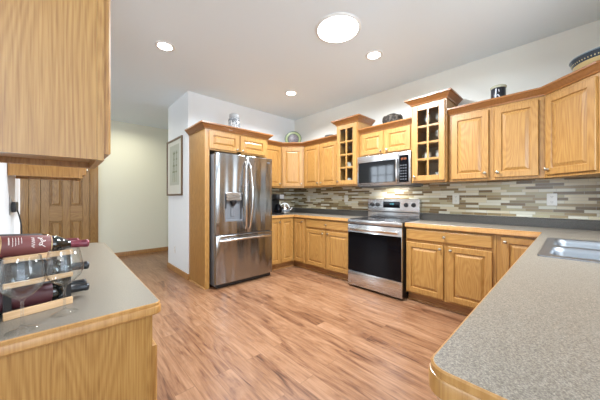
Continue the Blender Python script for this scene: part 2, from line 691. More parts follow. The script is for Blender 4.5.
window('window_1', 'y', WDY - 0.06, 1.25, 2.45, 1.06, 2.12, 2, 1)
window('window_2', 'y', -3.53, -2.0, 2.4, 0.25, 2.45, 4, 1)
window('window_3', 'x', -3.03, -0.3, 2.6, 0.6, 2.3, 3, 2)
window('window_4', 'x', -3.03, 4.55, 5.60, 0.9, 2.5, 3, 4)

# baseboards
BP = [(0, 0), (0.014, 0), (0.014, 0.07), (0.009, 0.083), (0, 0.085)]
struct('baseboard_back', B().sweep(BP, [(1.373, WAY), (1.36, WAY), (1.36, 4.80), (WBX, 4.80)][::-1]), BASEB)
struct('baseboard_hall', B().sweep(BP, [(0.53, HY), (WBX, HY)]), BASEB)
struct('baseboard_left', B().sweep(BP, [(WCX - 0.13, 0.98), (WCX - 0.13, 2.97), (WCX, 2.97)][::-1][::-1]), BASEB)


# six panel doors in the hall wall
def panel_door(name, x0, x1, cas0, cas1, knob_side):
    W = x1 - x0
    top = 2.03
    s = 0.105
    b = B()
    y = HY - 0.012
    # slab with stiles and rails standing proud of the sunk panels
    b.box(x0, x1, y - 0.012, HY - 0.002, 0.01, top)
    mid = (x0 + x1) / 2
    rails = [(0.01, 0.23), (0.79, 1.05), (1.62, 1.73), (1.92, top)]
    xs = [(x0, x0 + s), (mid - 0.05, mid + 0.05), (x1 - s, x1)]
    slab = struct(name, b, DOORZ)
    st = B()
    for a, c in xs:
        st.box(a, c, y - 0.030, y - 0.011, 0.01, top, 0.004, 1)
    finish('stile', st, DOORZ, slab)
    rl = B()
    for a, c in rails:
        for p, q in ((x0 + s, mid - 0.05), (mid + 0.05, x1 - s)):
            rl.box(p, q, y - 0.029, y - 0.011, a, c, 0.003, 1)
    finish('rail', rl, DOORX, slab)
    pn = B()
    for (a, c), (d, e) in zip(rails, rails[1:]):
        for p, q in ((x0 + s, mid - 0.05), (mid + 0.05, x1 - s)):
            pn.door(p + 0.012, q - 0.012, c + 0.012, d - 0.012, 0.014, 0.012, y - 0.011)
    finish('panel', pn, DOORZ, slab)
    cs = B()
    cs.box(cas0, x0 - 0.004, HY - 0.035, HY - 0.001, 0, top + 0.004, 0.006, 2)
    cs.box(x1 + 0.004, cas1, HY - 0.035, HY - 0.001, 0, top + 0.004, 0.006, 2)
    cs.box(cas0, cas1, HY - 0.035, HY - 0.001, top + 0.004, top + 0.11, 0.006, 2)
    finish('casing', cs, DOORZ, slab)
    if not knob_side:
        return slab
    kb = B()
    kx = x0 + 0.06 if knob_side < 0 else x1 - 0.06
    kb.lathe([(0.028, 0.0), (0.028, 0.006), (0.010, 0.01), (0.010, 0.03), (0.026, 0.036), (0.03, 0.052), (0.02, 0.064), (0.0, 0.066)], (kx, y - 0.03, 0.92), 20, '-y', True, False)
    finish('door_knob', kb, NICKEL, slab)
    return slab


panel_door('door_1', -0.255, 0.40, -0.40, 0.53, 0)
panel_door('door_2', -1.21, -0.555, -1.35, -0.402, -1)

# tiled splashback, a fixed lining of the walls
struct('trim_1', B().box(WBX - 0.010, WBX, 0.0 - 0.445, WAY, 1.005, 1.42), TILE)
struct('trim_2', B().box(2.43, WBX - 0.010, WAY - 0.010, WAY, 1.005, 1.42), TILE)


# ------------------------------------------------------------------ cabinets
CP = [(0, 0), (0.010, 0), (0.013, 0.012), (0.026, 0.022), (0.044, 0.040), (0.052, 0.048), (0.058, 0.050), (0.058, 0.066), (0, 0.066)]


def crown_prof(z, k=1.0):
    return [(o * k, z + h * k) for o, h in CP]


def knob(parent, x, y, z):
    b = B().lathe([(0.009, 0), (0.008, 0.003), (0.005, 0.008), (0.006, 0.014), (0.0145, 0.019), (0.0155, 0.024), (0.011, 0.029), (0.0001, 0.030)], (x, y, z), 16, '-y')
    return finish('knob', b, NICKEL, parent, 1.0)


def add_door(par, x0, x1, z0, z1, kx=None, kz=None, y=0.0, label=None):
    d = finish('door', B().door(x0, x1, z0, z1, 0.02, 0.058, y), OAKZ, par, 0.35)
    if kx is not None:
        knob(d, kx, y - 0.02, kz)
    return d


def add_drawer(par, x0, x1, z0, z1, y=0.0):
    b = B()
    def ring(o, d):
        return [(x0 + o, y - d, z0 + o), (x1 - o, y - d, z0 + o), (x1 - o, y - d, z1 - o), (x0 + o, y - d, z1 - o)]
    b.rings([ring(0, 0), ring(0, 0.013), ring(0.006, 0.018), ring(0.010, 0.020)])
    d = finish('drawer', b, OAKX, par, 0.35)
    knob(d, (x0 + x1) / 2, y - 0.02, (z0 + z1) / 2)
    return d


def upper_body(par, W, D, z0, z1):
    """closed carcass with a face frame 20 mm thick"""
    b = B()
    b.box(0.004, W - 0.004, 0.019, D, z0, z1)
    finish('carcass', b, OAKZ, par, 0.35)
    f = B()
    f.box(0.0, 0.038, 0, 0.019, z0 - 0.006, z1 + 0.002, 0.0015, 1)
    f.box(W - 0.038, W, 0, 0.019, z0 - 0.006, z1 + 0.002, 0.0015, 1)
    f.box(0.038, W - 0.038, 0, 0.019, z0 - 0.006, z0 + 0.03, 0.0015, 1)
    f.box(0.038, W - 0.038, 0, 0.019, z1 - 0.045, z1 + 0.002, 0.0015, 1)
    if W > 0.55:
        f.box(W / 2 - 0.02, W / 2 + 0.02, 0, 0.019, z0 + 0.03, z1 - 0.045, 0.0015, 1)
    finish('face_frame', f, OAKZ, par, 0.35)


def upper(name, label, loc, rz, W, D, z0, z1, doors, group='oak wall cabinets'):
    t = thing(name, label, 'cabinet', (loc[0], loc[1], 0), rz, group)
    upper_body(t, W, D, z0, z1)
    for x0, x1, a, c, kx, kz in doors:
        add_door(t, x0, x1, a, c, kx, kz)
    return t


A0, A90, AM90, A180, AM135, AM45 = 0, R(90), R(-90), R(180), R(-135), R(-45)
UB, UT = 1.385, 2.125            # wall cabinet bottom and top
DZ0, DZ1 = 1.402, 2.085
FX = 3.14                        # face frame plane on the stove wall
FY = 3.53                        # face frame plane on the refrigerator wall
G = 0.002

# refrigerator wall, left to right
upper('wall_cabinet', 'narrow oak wall cabinet between the refrigerator enclosure and the corner cabinet', (2.377, FY, 0), A0, 2.858 - 2.377 - G, WAY - FY - 0.004, UB, UT,
      [(0.06, 0.452, DZ0, DZ1, 0.42, DZ0 + 0.05)])


def corner_cab(name, label, p, q, corner, wallpts, kn):
    """diagonal corner cabinet: face runs p -> q, pentagon plan through wallpts"""
    dx, dy = q[0] - p[0], q[1] - p[1]
    W = math.hypot(dx, dy)
    rz = math.atan2(dy, dx)
    t = thing(name, label, 'cabinet', (p[0], p[1], 0), rz, 'oak wall cabinets')
    Mi = Matrix.Rotation(-rz, 2)
    def loc(a):
        v = Mi @ Vector((a[0] - p[0], a[1] - p[1]))
        return (v.x, v.y)
    out = [loc(a) for a in wallpts]
    b = B().poly([[(0.002, 0.019), (W - 0.002, 0.019)] + out], UB, UT)
    finish('carcass', b, OAKZ, t, 0.35)
    f = B()
    for a, c, d, e in ((0, 0.035, UB - 0.006, UT + 0.002), (W - 0.035, W, UB - 0.006, UT + 0.002)):
        f.box(a, c, 0, 0.019, d, e, 0.0015, 1)
    f.box(0.035, W - 0.035, 0, 0.019, UB - 0.006, UB + 0.03)
    f.box(0.035, W - 0.035, 0, 0.019, UT - 0.045, UT + 0.002)
    finish('face_frame', f, OAKZ, t, 0.35)
    add_door(t, 0.018, W - 0.018, DZ0, DZ1, W - 0.045 if kn > 0 else 0.045, DZ0 + 0.05)
    return t


corner_cab('wall_cabinet', 'oak wall cabinet angled across the corner, round plate standing on top', (2.860, FY), (FX, 3.25), None,
           [(WBX - 0.012, 3.25), (WBX - 0.012, WAY - 0.012), (2.860, WAY - 0.012)], 1)
# stove wall, left to right
W1 = 3.25 - 2.47
upper('wall_cabinet', 'two-door oak wall cabinet between the plate corner cabinet and the fridge-side glass cabinet', (FX, 3.248, 0), AM90, W1 - G, WBX - FX - 0.012, UB, UT,
      [(0.022, W1 / 2 - 0.018, DZ0, DZ1, W1 / 2 - 0.04, DZ0 + 0.05), (W1 / 2 + 0.018, W1 - 0.030, DZ0, DZ1, W1 / 2 + 0.04, DZ0 + 0.05)])
W2 = 0.939 - 0.167
upper('wall_cabinet', 'wide two-door oak wall cabinet under the black canister at the sink end', (FX, 0.939 - G, 0), AM90, W2 + 0.001, WBX - FX - 0.012, UB, UT,
      [(0.034, W2 / 2 - 0.020, DZ0, DZ1, W2 / 2 - 0.049, DZ0 + 0.05), (W2 / 2 + 0.024, W2 - 0.040, DZ0, DZ1, W2 / 2 + 0.053, DZ0 + 0.05)])
corner_cab('wall_cabinet', 'oak wall cabinet set at an angle under the big patterned bowl', (FX, 0.163), (2.835, -0.142), None,
           [(2.835, WDY + 0.004), (WBX - 0.012, WDY + 0.004), (WBX - 0.012, 0.163)], -1)
WM = 2.085 - 1.325
omc = upper('wall_cabinet', 'short two-door oak wall cabinet directly over the microwave', (FX, 2.085, 0), AM90, WM - G, WBX - FX - 0.012, 1.775, UT,
            [(0.03, WM / 2 - 0.015, 1.80, DZ1 + 0.01, WM / 2 - 0.045, 1.835), (WM / 2 + 0.015, WM - 0.03, 1.80, DZ1 + 0.01, WM / 2 + 0.045, 1.835)])
finish('crown', B().sweep(crown_prof(UT - 0.014), [(0.0, 0.0), (WM - 0.004, 0.0)]), CROWN, omc)

# crown moulding of the two straight runs
tag(finish('crown_moulding', B().sweep(crown_prof(UT - 0.014), [(2.50, FY), (2.860, FY), (FX, 3.25), (FX, 2.474)]), CROWN),
    'shade-tinted oak crown moulding turning the corner above the cabinets beside the refrigerator', 'moulding', 'crown mouldings')
tag(finish('crown_moulding', B().sweep(crown_prof(UT - 0.014), [(FX, 0.936), (FX, 0.163), (2.835, -0.142), (2.835, WDY + 0.01)]), CROWN),
    'shade-tinted oak crown moulding under the black canister and the big patterned bowl', 'moulding', 'crown mouldings')


# glass door display cabinets
def glass_cabinet(label, y_left, W):
    FXG = 3.085
    D = WBX - FXG - 0.012
    z0, z1 = 1.385, 2.305
    t = thing('glass_cabinet', label, 'cabinet', (FXG, y_left, 0), AM90, 'glass-door display cabinets')
    b = B()
    b.box(0.0, 0.018, 0.019, D, z0, z1)
    b.box(W - 0.018, W, 0.019, D, z0, z1)
    b.box(0.018, W - 0.018, 0.019, D, z0, z0 + 0.018)
    b.box(0.018, W - 0.018, 0.019, D, z1 - 0.018, z1)
    finish('carcass', b, OAKZ, t, 0.35)
    finish('back_panel', B().box(0.018, W - 0.018, D - 0.008, D - 0.001, z0 + 0.018, z1 - 0.018), CABIN, t, 0)
    zs = []
    for k in range(1, 4):
        z = 1.455 + (2.235 - 1.455) * k / 4 - 0.008
        zs.append(z + 0.016)
        finish('shelf', B().box(0.019, W - 0.019, 0.045, D - 0.009, z, z + 0.016), OAKX, t, 0)
    f = B()
    f.box(0, 0.03, 0, 0.019, z0 - 0.006, z1 + 0.002)
    f.box(W - 0.03, W, 0, 0.019, z0 - 0.006, z1 + 0.002)
    f.box(0.03, W - 0.03, 0, 0.019, z0 - 0.006, z0 + 0.03)
    f.box(0.03, W - 0.03, 0, 0.019, z1 - 0.03, z1 + 0.002)
    finish('face_frame', f, OAKZ, t, 0.35)
    d = B()
    a0, a1, c0, c1, s = 0.012, W - 0.012, z0 + 0.015, z1 - 0.02, 0.062
    d.box(a0, a0 + s, -0.02, 0, c0, c1, 0.003, 1)
    d.box(a1 - s, a1, -0.02, 0, c0, c1, 0.003, 1)
    d.box(a0 + s, a1 - s, -0.02, 0, c0, c0 + s, 0.003, 1)
    d.box(a0 + s, a1 - s, -0.02, 0, c1 - s, c1, 0.003, 1)
    dr = finish('door', d, OAKZ, t, 0.35)
    m = B()
    i0, i1, j0, j1 = a0 + s, a1 - s, c0 + s, c1 - s
    m.box((i0 + i1) / 2 - 0.010, (i0 + i1) / 2 + 0.010, -0.019, -0.004, j0, j1)
    for k in range(1, 4):
        z = j0 + (j1 - j0) * k / 4
        m.box(i0, i1, -0.018, -0.005, z - 0.010, z + 0.010)
    finish('muntins', m, OAKZ, dr, 0.35)
    finish('glass_pane', B().box(i0 - 0.004, i1 + 0.004, -0.004, -0.001, j0 - 0.004, j1 + 0.004), PANE, dr, 0)
    knob(dr, a0 + 0.03, -0.02, c0 + 0.05)
    finish('crown', B().sweep(crown_prof(z1 - 0.006, 1.12), [(0, D), (0, 0), (W, 0), (W, D)]), CROWN, t)
    finish('top_board', B().box(0.001, W - 0.001, 0.001, D, z1 + 0.06, z1 + 0.066), OAKX, t, 0)
    return t, [z0 + 0.018] + zs, FXG, D


g1, gz, FXG, GD = glass_cabinet('tall glass-door oak cabinet with a blue glass inside, fridge side of the microwave', 2.466, 2.466 - 2.09)
g2, gz, FXG, GD = glass_cabinet('tall glass-door oak cabinet with pale glasses inside, sink side of the microwave', 1.320, 1.320 - 0.942)


def goblet(h, r, mat, label, loc, name='stem_glass', group='glassware in the display cabinets'):
    t = 0.0018
    prof = [(r * 0.72, 0), (r * 0.74, 0.002), (r * 0.3, 0.006), (0.0045, 0.012), (0.0042, h * 0.42), (r * 0.45, h * 0.47), (r * 0.9, h * 0.6), (r, h * 0.74), (r * 0.86, h),
            (r * 0.86 - t, h), (r - t, h * 0.74), (r * 0.88 - t, h * 0.6), (r * 0.4, h * 0.485), (0.001, h * 0.47)]
    o = finish(name, B().lathe(prof, (0, 0, 0), 28), mat, None, 1.2, loc)
    return tag(o, label, 'glass', group)


def tumbler(h, r, mat, label, loc, name='tumbler'):
    prof = [(r * 0.8, 0), (r * 0.84, 0.003), (r, h), (r - 0.0025, h), (r * 0.8 - 0.002, 0.008), (0.001, 0.007)]
    o = finish(name, B().lathe(prof, (0, 0, 0), 24), mat, None, 1.0, loc)
    return tag(o, label, 'glass', 'glassware in the display cabinets')


CERAM = simple('pale_ceramic', (0.62, 0.55, 0.47), 0.35)
FROST = simple('frosted_tumbler', (0.55, 0.53, 0.50), 0.25)


def shelf_items(yc, zl, items, side):
    """items: (column -1/1, shelf index, kind)"""
    for cdir, sh, kind in items:
        loc = (FXG + 0.15, yc - cdir * 0.062, zl[sh] + 0.0005)
        lv = ['bottom', 'second', 'third', 'top'][sh]
        ps = 'fridge' if cdir < 0 else 'sink'
        where = f'on {lv} level, half towards {ps}, of the {side} glass cabinet'
        if kind == 'goblet':
            goblet(0.15, 0.034, GLASS, 'clear stem glass ' + where, loc)
        elif kind == 'white_goblet':
            goblet(0.14, 0.036, FROST, 'pale frosted stem glass ' + where, loc, 'stem_glass')
        elif kind == 'blue':
            tumbler(0.135, 0.044, BLUEG, 'deep blue glass ' + where, loc, 'blue_glass')
        elif kind == 'tumbler':
            tumbler(0.10, 0.036, FROST, 'pale tumbler ' + where, loc)
        elif kind == 'jar':
            prof = [(0.034, 0), (0.046, 0.02), (0.05, 0.06), (0.04, 0.10), (0.026, 0.115), (0.028, 0.125), (0.024, 0.125), (0.02, 0.11), (0.001, 0.10)]
            o = finish('ceramic_jar', B().lathe(prof, (0, 0, 0), 28), CERAM, None, 1.0, loc)
            tag(o, 'cream ceramic jar ' + where, 'jar')
        elif kind == 'mug':
            m = thing('mug', 'pale ceramic mug ' + where, 'mug', loc, 0, 'mugs in the display cabinets')
            finish('cup', B().lathe([(0.034, 0), (0.039, 0.004), (0.04, 0.09), (0.037, 0.09), (0.035, 0.006), (0.001, 0.005)], (0, 0, 0), 28), CERAM, m, 0.8)
            pts = [(0, 0.037 + 0.025 * math.sin(a), 0.047 + 0.026 * math.cos(a)) for a in [math.pi * k / 8 for k in range(9)]]
            finish('handle', B().tube(pts, 0.005, 8), CERAM, m, 1.0)


shelf_items((2.466 + 2.09) / 2, gz, [(1, 3, 'blue'), (-1, 3, 'goblet'), (-1, 2, 'goblet'), (1, 2, 'jar'), (-1, 1, 'mug'), (1, 1, 'goblet'), (-1, 0, 'tumbler'), (1, 0, 'goblet')], 'fridge-side')
shelf_items((1.32 + 0.942) / 2, gz, [(-1, 3, 'white_goblet'), (1, 3, 'white_goblet'), (-1, 2, 'goblet'), (1, 2, 'white_goblet'), (-1, 1, 'mug'), (1, 1, 'tumbler'), (-1, 0, 'goblet'), (1, 0, 'tumbler')], 'sink-side')

# refrigerator enclosure
fx0, fx1, fy = 1.373, 2.375, 3.285
t = thing('refrigerator_cabinet', 'oak refrigerator enclosure with full-height side panel and two short doors on top', 'cabinet', (fx0, fy, 0))
Wf, Df = fx1 - fx0, WAY - fy - 0.004
sp = finish('side_panel', B().box(0, 0.02, 0, Df, 0, 2.125), OAKZ, t, 0.35)
finish('shoe_moulding', B().sweep([(0, 0.0), (0.014, 0.0), (0.012, 0.010), (0.004, 0.017), (0, 0.018)], [(0, Df), (0, 0.0)]), BASEB, sp)
finish('front_stile', B().box(0.02, 0.062, 0, 0.02, 0, 1.84, 0.002, 1), OAKZ, t, 0.35)
finish('side_panel', B().box(Wf - 0.02, Wf, 0, Df, 1.842, 2.125), OAKZ, t, 0.35)
b = B().box(0.02, Wf - 0.02, 0.02, Df, 1.842, 2.125)
finish('carcass', b, OAKZ, t, 0.35)
f = B()
for a, c in ((0.0201, 0.07), (Wf / 2 - 0.03, Wf / 2 + 0.03), (Wf - 0.07, Wf - 0.0201)):
    f.box(a, c, 0, 0.02, 1.841, 2.12)
f.box(0.07, Wf - 0.07, 0, 0.02, 1.841, 1.865)
f.box(0.07, Wf - 0.07, 0.0005, 0.02, 2.085, 2.12)
finish('face_frame', f, OAKZ, t, 0.35)
add_door(t, 0.052, Wf / 2 - 0.014, 1.858, 2.095, Wf / 2 - 0.045, 1.885)
add_door(t, Wf / 2 + 0.014, Wf - 0.045, 1.858, 2.095, Wf / 2 + 0.045, 1.885)
finish('crown', B().sweep(crown_prof(2.118, 1.12), [(0, Df), (0, 0), (Wf, 0), (Wf, Df)]), CROWN, t)
finish('top_board', B().box(0.001, Wf - 0.001, 0.001, Df, 2.182, 2.190), OAKX, t, 0)

# ---------------- base cabinets
KH = 0.105
BT = 0.874


def base(label, loc, rz, W, D, doors, drawers, kick=True, extra_mull=None, name='base_cabinet', z1=BT):
    t = thing(name, label, 'cabinet', (loc[0], loc[1], 0), rz, 'oak base cabinets')
    finish('carcass', B().box(0.002, W - 0.002, 0.019, D, KH, z1 - 0.001), OAKZ, t, 0.35)
    f = B()
    f.box(0, 0.036, 0, 0.019, KH - 0.004, z1 - 0.001, 0.0015, 1)
    f.box(W - 0.036, W, 0, 0.019, KH - 0.004, z1 - 0.001, 0.0015, 1)
    f.box(0.036, W - 0.036, 0, 0.0185, KH - 0.004, KH + 0.03)
    f.box(0.036, W - 0.036, 0, 0.0185, z1 - 0.03, z1 - 0.001)
    if len(doors) > 1:
        f.box(W / 2 - 0.02, W / 2 + 0.02, 0.0005, 0.0185, KH + 0.03, z1 - 0.03)
    if drawers:
        f.box(0.036, W - 0.036, 0.0008, 0.0184, 0.69, 0.725)
    finish('face_frame', f, OAKZ, t, 0.35)
    k = B().box(0.002, W - 0.002, 0.062, D, 0.0, KH)
    k.sweep([(0, 0.0), (0.013, 0.0), (0.011, 0.011), (0.004, 0.018), (0, 0.019)], [(0.002, 0.062), (W - 0.002, 0.062)])
    finish('toe_kick', k, KICK, t, 0.35)
    for x0, x1, a, c, kx, kz in doors:
        add_door(t, x0, x1, a, c, kx, kz)
    for x0, x1, a, c in drawers:
        add_drawer(t, x0, x1, a, c)
    return t


BX, BY = 2.968, 3.328      # face frame planes
base('narrow oak base cabinet beside the refrigerator, one tall door', (2.434, BY), A0, 2.665 - 2.434, WAY - BY - 0.012,
     [(0.012, 0.222, 0.12, 0.852, 0.195, 0.80)], [])
# corner unit with two doors meeting in the inside corner
t = thing('base_cabinet', 'oak corner base cabinet, its two doors meeting in the inside corner near the refrigerator', 'cabinet', (2.667, BY, 0), 0, 'oak base cabinets')
ox, oy = 2.667, BY
cx = BX - ox
b = B().poly([[(0, 0.019), (cx + 0.019, 0.019), (cx + 0.019, 3.045 - oy), (WBX - 0.012 - ox, 3.045 - oy), (WBX - 0.012 - ox, WAY - 0.012 - oy), (0, WAY - 0.012 - oy)]], KH, BT - 0.001)
finish('carcass', b, OAKZ, t, 0.35)
f = B()
f.box(0, cx, 0, 0.019, KH - 0.004, KH + 0.02); f.box(0, cx, 0, 0.019, BT - 0.025, BT - 0.001)
f.box(0, 0.01, 0.0004, 0.0186, KH + 0.02, BT - 0.025)
finish('face_frame', f, OAKZ, t, 0.35)
f = B()
f.box(cx, cx + 0.019, 3.045 - oy, -0.0005, KH - 0.004, KH + 0.02); f.box(cx, cx + 0.019, 3.045 - oy, -0.0005, BT - 0.025, BT - 0.001)
f.box(cx + 0.0004, cx + 0.0186, 3.045 - oy, 3.055 - oy, KH + 0.02, BT - 0.025)
finish('face_frame', f, OAKZ, t, 0.35)
k = B().poly([[(0, 0.062), (cx + 0.062, 0.062), (cx + 0.062, 3.045 - oy), (cx + 0.2, 3.045 - oy), (cx + 0.2, 0.3), (0, 0.3)]], 0, KH)
k.sweep([(0, 0.0), (0.013, 0.0), (0.011, 0.011), (0.004, 0.018), (0, 0.019)], [(0, 0.062), (cx + 0.062, 0.062), (cx + 0.062, 3.045 - oy)])
finish('toe_kick', k, KICK, t, 0.35)
add_door(t, 0.010, cx - 0.022, 0.12, 0.852)
bb = B().door(0.024, 3.328 - 3.045 - 0.008, 0.12, 0.852, 0.02, 0.058, 0)
dd = finish('door', bb, OAKZ, t, 0.35, (cx, 0, 0))
dd.rotation_euler = (0, 0, AM90)
knob(dd, 0.235, -0.02, 0.80)
WBL = 3.043 - 2.112
base('oak base cabinet between the stove and the inside corner, one drawer over two doors', (BX, 3.043), AM90, WBL, WBX - BX - 0.012,
     [(0.045, WBL / 2 - 0.012, 0.12, 0.695, WBL / 2 - 0.05, 0.655), (WBL / 2 + 0.012, WBL - 0.012, 0.12, 0.695, WBL / 2 + 0.05, 0.655)],
     [(0.045, WBL - 0.012, 0.722, 0.852)])
WBR = 1.338 - 0.482
base('oak base cabinet on the sink side of the stove, one drawer over two doors', (BX, 1.338), AM90, WBR, WBX - BX - 0.012,
     [(0.012, WBR / 2 - 0.022, 0.12, 0.695, WBR / 2 - 0.05, 0.655), (WBR / 2 + 0.022, WBR - 0.03, 0.12, 0.695, WBR / 2 + 0.05, 0.655)],
     [(0.012, WBR - 0.03, 0.722, 0.845)])
# corner and peninsula cabinets under the sink
base('oak corner base cabinet partly hidden behind the sink counter, single full-height door', (BX, 0.480), AM90, 0.480 - 0.147, WBX - BX - 0.012,
     [(0.035, 0.31, 0.12, 0.845, 0.065, 0.80)], [])
t = thing('sink_base_cabinet', 'oak base cabinet run under the sink counter with plain end panel', 'cabinet', (BX - 0.001, 0.137, 0), A180)
WS = BX - 0.001 - 0.505
DS = 0.137 - WDY - 0.006
b = B()
b.box(0.45, WS - 0.02, 0.019, DS, KH, 0.70)
b.box(0, 0.45, 0.019, DS, KH, BT - 0.002)
finish('carcass', b, OAKZ, t, 0.35)
f = B()
for x in (0.0, 0.43, 1.36, WS - 0.04):
    f.box(x, x + 0.04, 0, 0.019, KH - 0.004, BT - 0.002)
f.box(0.04, 0.43, 0, 0.0185, BT - 0.03, BT - 0.002); f.box(0.47, 1.36, 0, 0.0185, BT - 0.03, BT - 0.002); f.box(1.40, WS - 0.04, 0, 0.0185, BT - 0.03, BT - 0.002)
finish('face_frame', f, OAKZ, t, 0.35)
finish('end_panel', B().box(WS - 0.02, WS, 0, DS, 0, BT - 0.002, 0.002, 1), OAKZ, t, 0.35)
finish('toe_kick', B().box(0, WS - 0.021, 0.062, DS, 0, KH), KICK, t, 0.35)
for x0, x1 in ((0.02, 0.435), (0.465, 0.905), (0.925, 1.365), (1.395, 1.90), (1.93, WS - 0.015)):
    if x1 - x0 > 0.1:
        add_door(t, x0, x1, 0.12, 0.845, x0 + 0.04, 0.80)


# ------------------------------------------------------------------ countertops
def arc(cx, cy, r, a0, a1, n=6):
    return [(cx + r * math.cos(R(a0 + (a1 - a0) * i / n)), cy + r * math.sin(R(a0 + (a1 - a0) * i / n))) for i in range(n + 1)]


def edge_prof(zt, th, drop):
    return [(0, zt - th), (0.004, zt - th), (0.0078, zt - th + 0.005), (0.0078, zt - 0.017), (0.0062, zt - 0.014), (0.0042, zt - 0.0135), (0.0042, zt - 0.003), (0.0018, zt), (0, zt)]


def counter(label, poly, edge, holes, lip_paths, zt=0.914, th=0.040, eh=0.045):
    t = thing('countertop', label, 'countertop', (0, 0, 0), 0, 'speckled countertops')
    finish('laminate_top', B().poly([poly] + holes, zt - 0.038, zt), LAM, t, 0.35)
    finish('wood_edge', B().sweep(edge_prof(zt, eh, 0), edge), OAKE, t, 0.5)
    for lp in lip_paths:
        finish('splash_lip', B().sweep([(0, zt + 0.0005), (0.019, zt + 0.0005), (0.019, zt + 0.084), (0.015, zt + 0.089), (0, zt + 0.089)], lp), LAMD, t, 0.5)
    return t


OAKE = oak('oak_edge', 'z', (0.47, 0.247, 0.081), (0.42, 0.21, 0.063), (0.353, 0.165, 0.045), 0.4, 0.3)
E0 = 0.0075
# refrigerator wall + stove wall, up to the stove
cxe, cye = 2.931 + E0, 3.291 + E0
counter('speckled grey-brown countertop turning the corner from the refrigerator to the stove',
        [(2.433, WAY - 0.012), (2.433, cye), (cxe, cye), (cxe, 2.114), (WBX - 0.012, 2.114), (WBX - 0.012, WAY - 0.012)],
        [(2.433, cye), (cxe, cye), (cxe, 2.114)], [],
        [[(2.433, WAY - 0.012), (WBX - 0.012, WAY - 0.012), (WBX - 0.012, 2.114)]])


def rrect(x0, x1, y0, y1, r, n=5):
    return arc(x1 - r, y1 - r, r, 0, 90, n) + arc(x0 + r, y1 - r, r, 90, 180, n) + arc(x0 + r, y0 + r, r, 180, 270, n) + arc(x1 - r, y0 + r, r, 270, 360, n)


# stove to sink, and the sink run
px, py = 0.455 + E0, 0.178 - E0
rc = 0.032
front = [(cxe, 1.336), (cxe, py), (px + rc, py)] + arc(px + rc, py - rc, rc, 90, 180, 6)[1:] + [(px, WDY + 0.006)]
counter('speckled grey-brown countertop holding the sink, rounded at its free end',
        front + [(WBX - 0.012, WDY + 0.006), (WBX - 0.012, 1.336)], front, [rrect(1.745, 2.505, -0.392, 0.095, 0.05)],
        [[(WBX - 0.012, 1.336), (WBX - 0.012, WDY + 0.006), (px + 0.02, WDY + 0.006)]], eh=0.050)

# ------------------------------------------------------------------ sink
t = thing('sink', 'stainless steel double-bowl drop-in sink in the counter', 'sink', (0, 0, 0.914))
sx0, sx1, sy0, sy1 = 1.715, 2.535, -0.412, 0.118
bowls = [(1.765, 2.085, -0.375, 0.080), (2.125, 2.490, -0.375, 0.080)]
b = B().poly([rrect(sx0, sx1, sy0, sy1, 0.012)] + [rrect(*q, 0.055) for q in bowls], 0.001, 0.006)
finish('rim', b, SINKM, t, 0.6)
for q in bowls:
    b = B()
    def rr(o, z, r):
        return [(x, y, z) for x, y in rrect(q[0] + o, q[1] - o, q[2] + o, q[3] - o, r)]
    b.rings([rr(-0.002, 0.0055, 0.057), rr(0.004, 0.002, 0.052), rr(0.010, -0.02, 0.05), rr(0.018, -0.15, 0.05), rr(0.035, -0.172, 0.045), rr(0.06, -0.178, 0.03)], False, True)
    bo = finish('bowl', b, SINKM, t, 0.9)
    cxm, cym = (q[0] + q[1]) / 2, (q[2] + q[3]) / 2
    finish('drain', B().lathe([(0.05, -0.1775), (0.05, -0.175), (0.04, -0.1745), (0.036, -0.1765), (0.0005, -0.1768)], (cxm, cym, 0), 24), CHROME, bo, 0.6)

# ------------------------------------------------------------------ refrigerator
rx, ry, RW = 1.464, 3.14, 0.906
t = thing('refrigerator', 'stainless steel french-door refrigerator with ice dispenser and bottom freezer drawer', 'refrigerator', (rx, ry, 0))
finish('body', B().box(0.002, RW - 0.002, 0.062, 0.66, 0.035, 1.785, 0.006, 2), DGREY, t, 0.5)
finish('base_grille', B().box(0.015, RW - 0.015, 0.045, 0.30, 0.012, 0.055), BLACK, t, 0)
for x in (0.05, RW - 0.05):
    finish('foot', B().lathe([(0.02, 0), (0.02, 0.012), (0.012, 0.014)], (x, 0.10, 0), 14), BLACK, t)


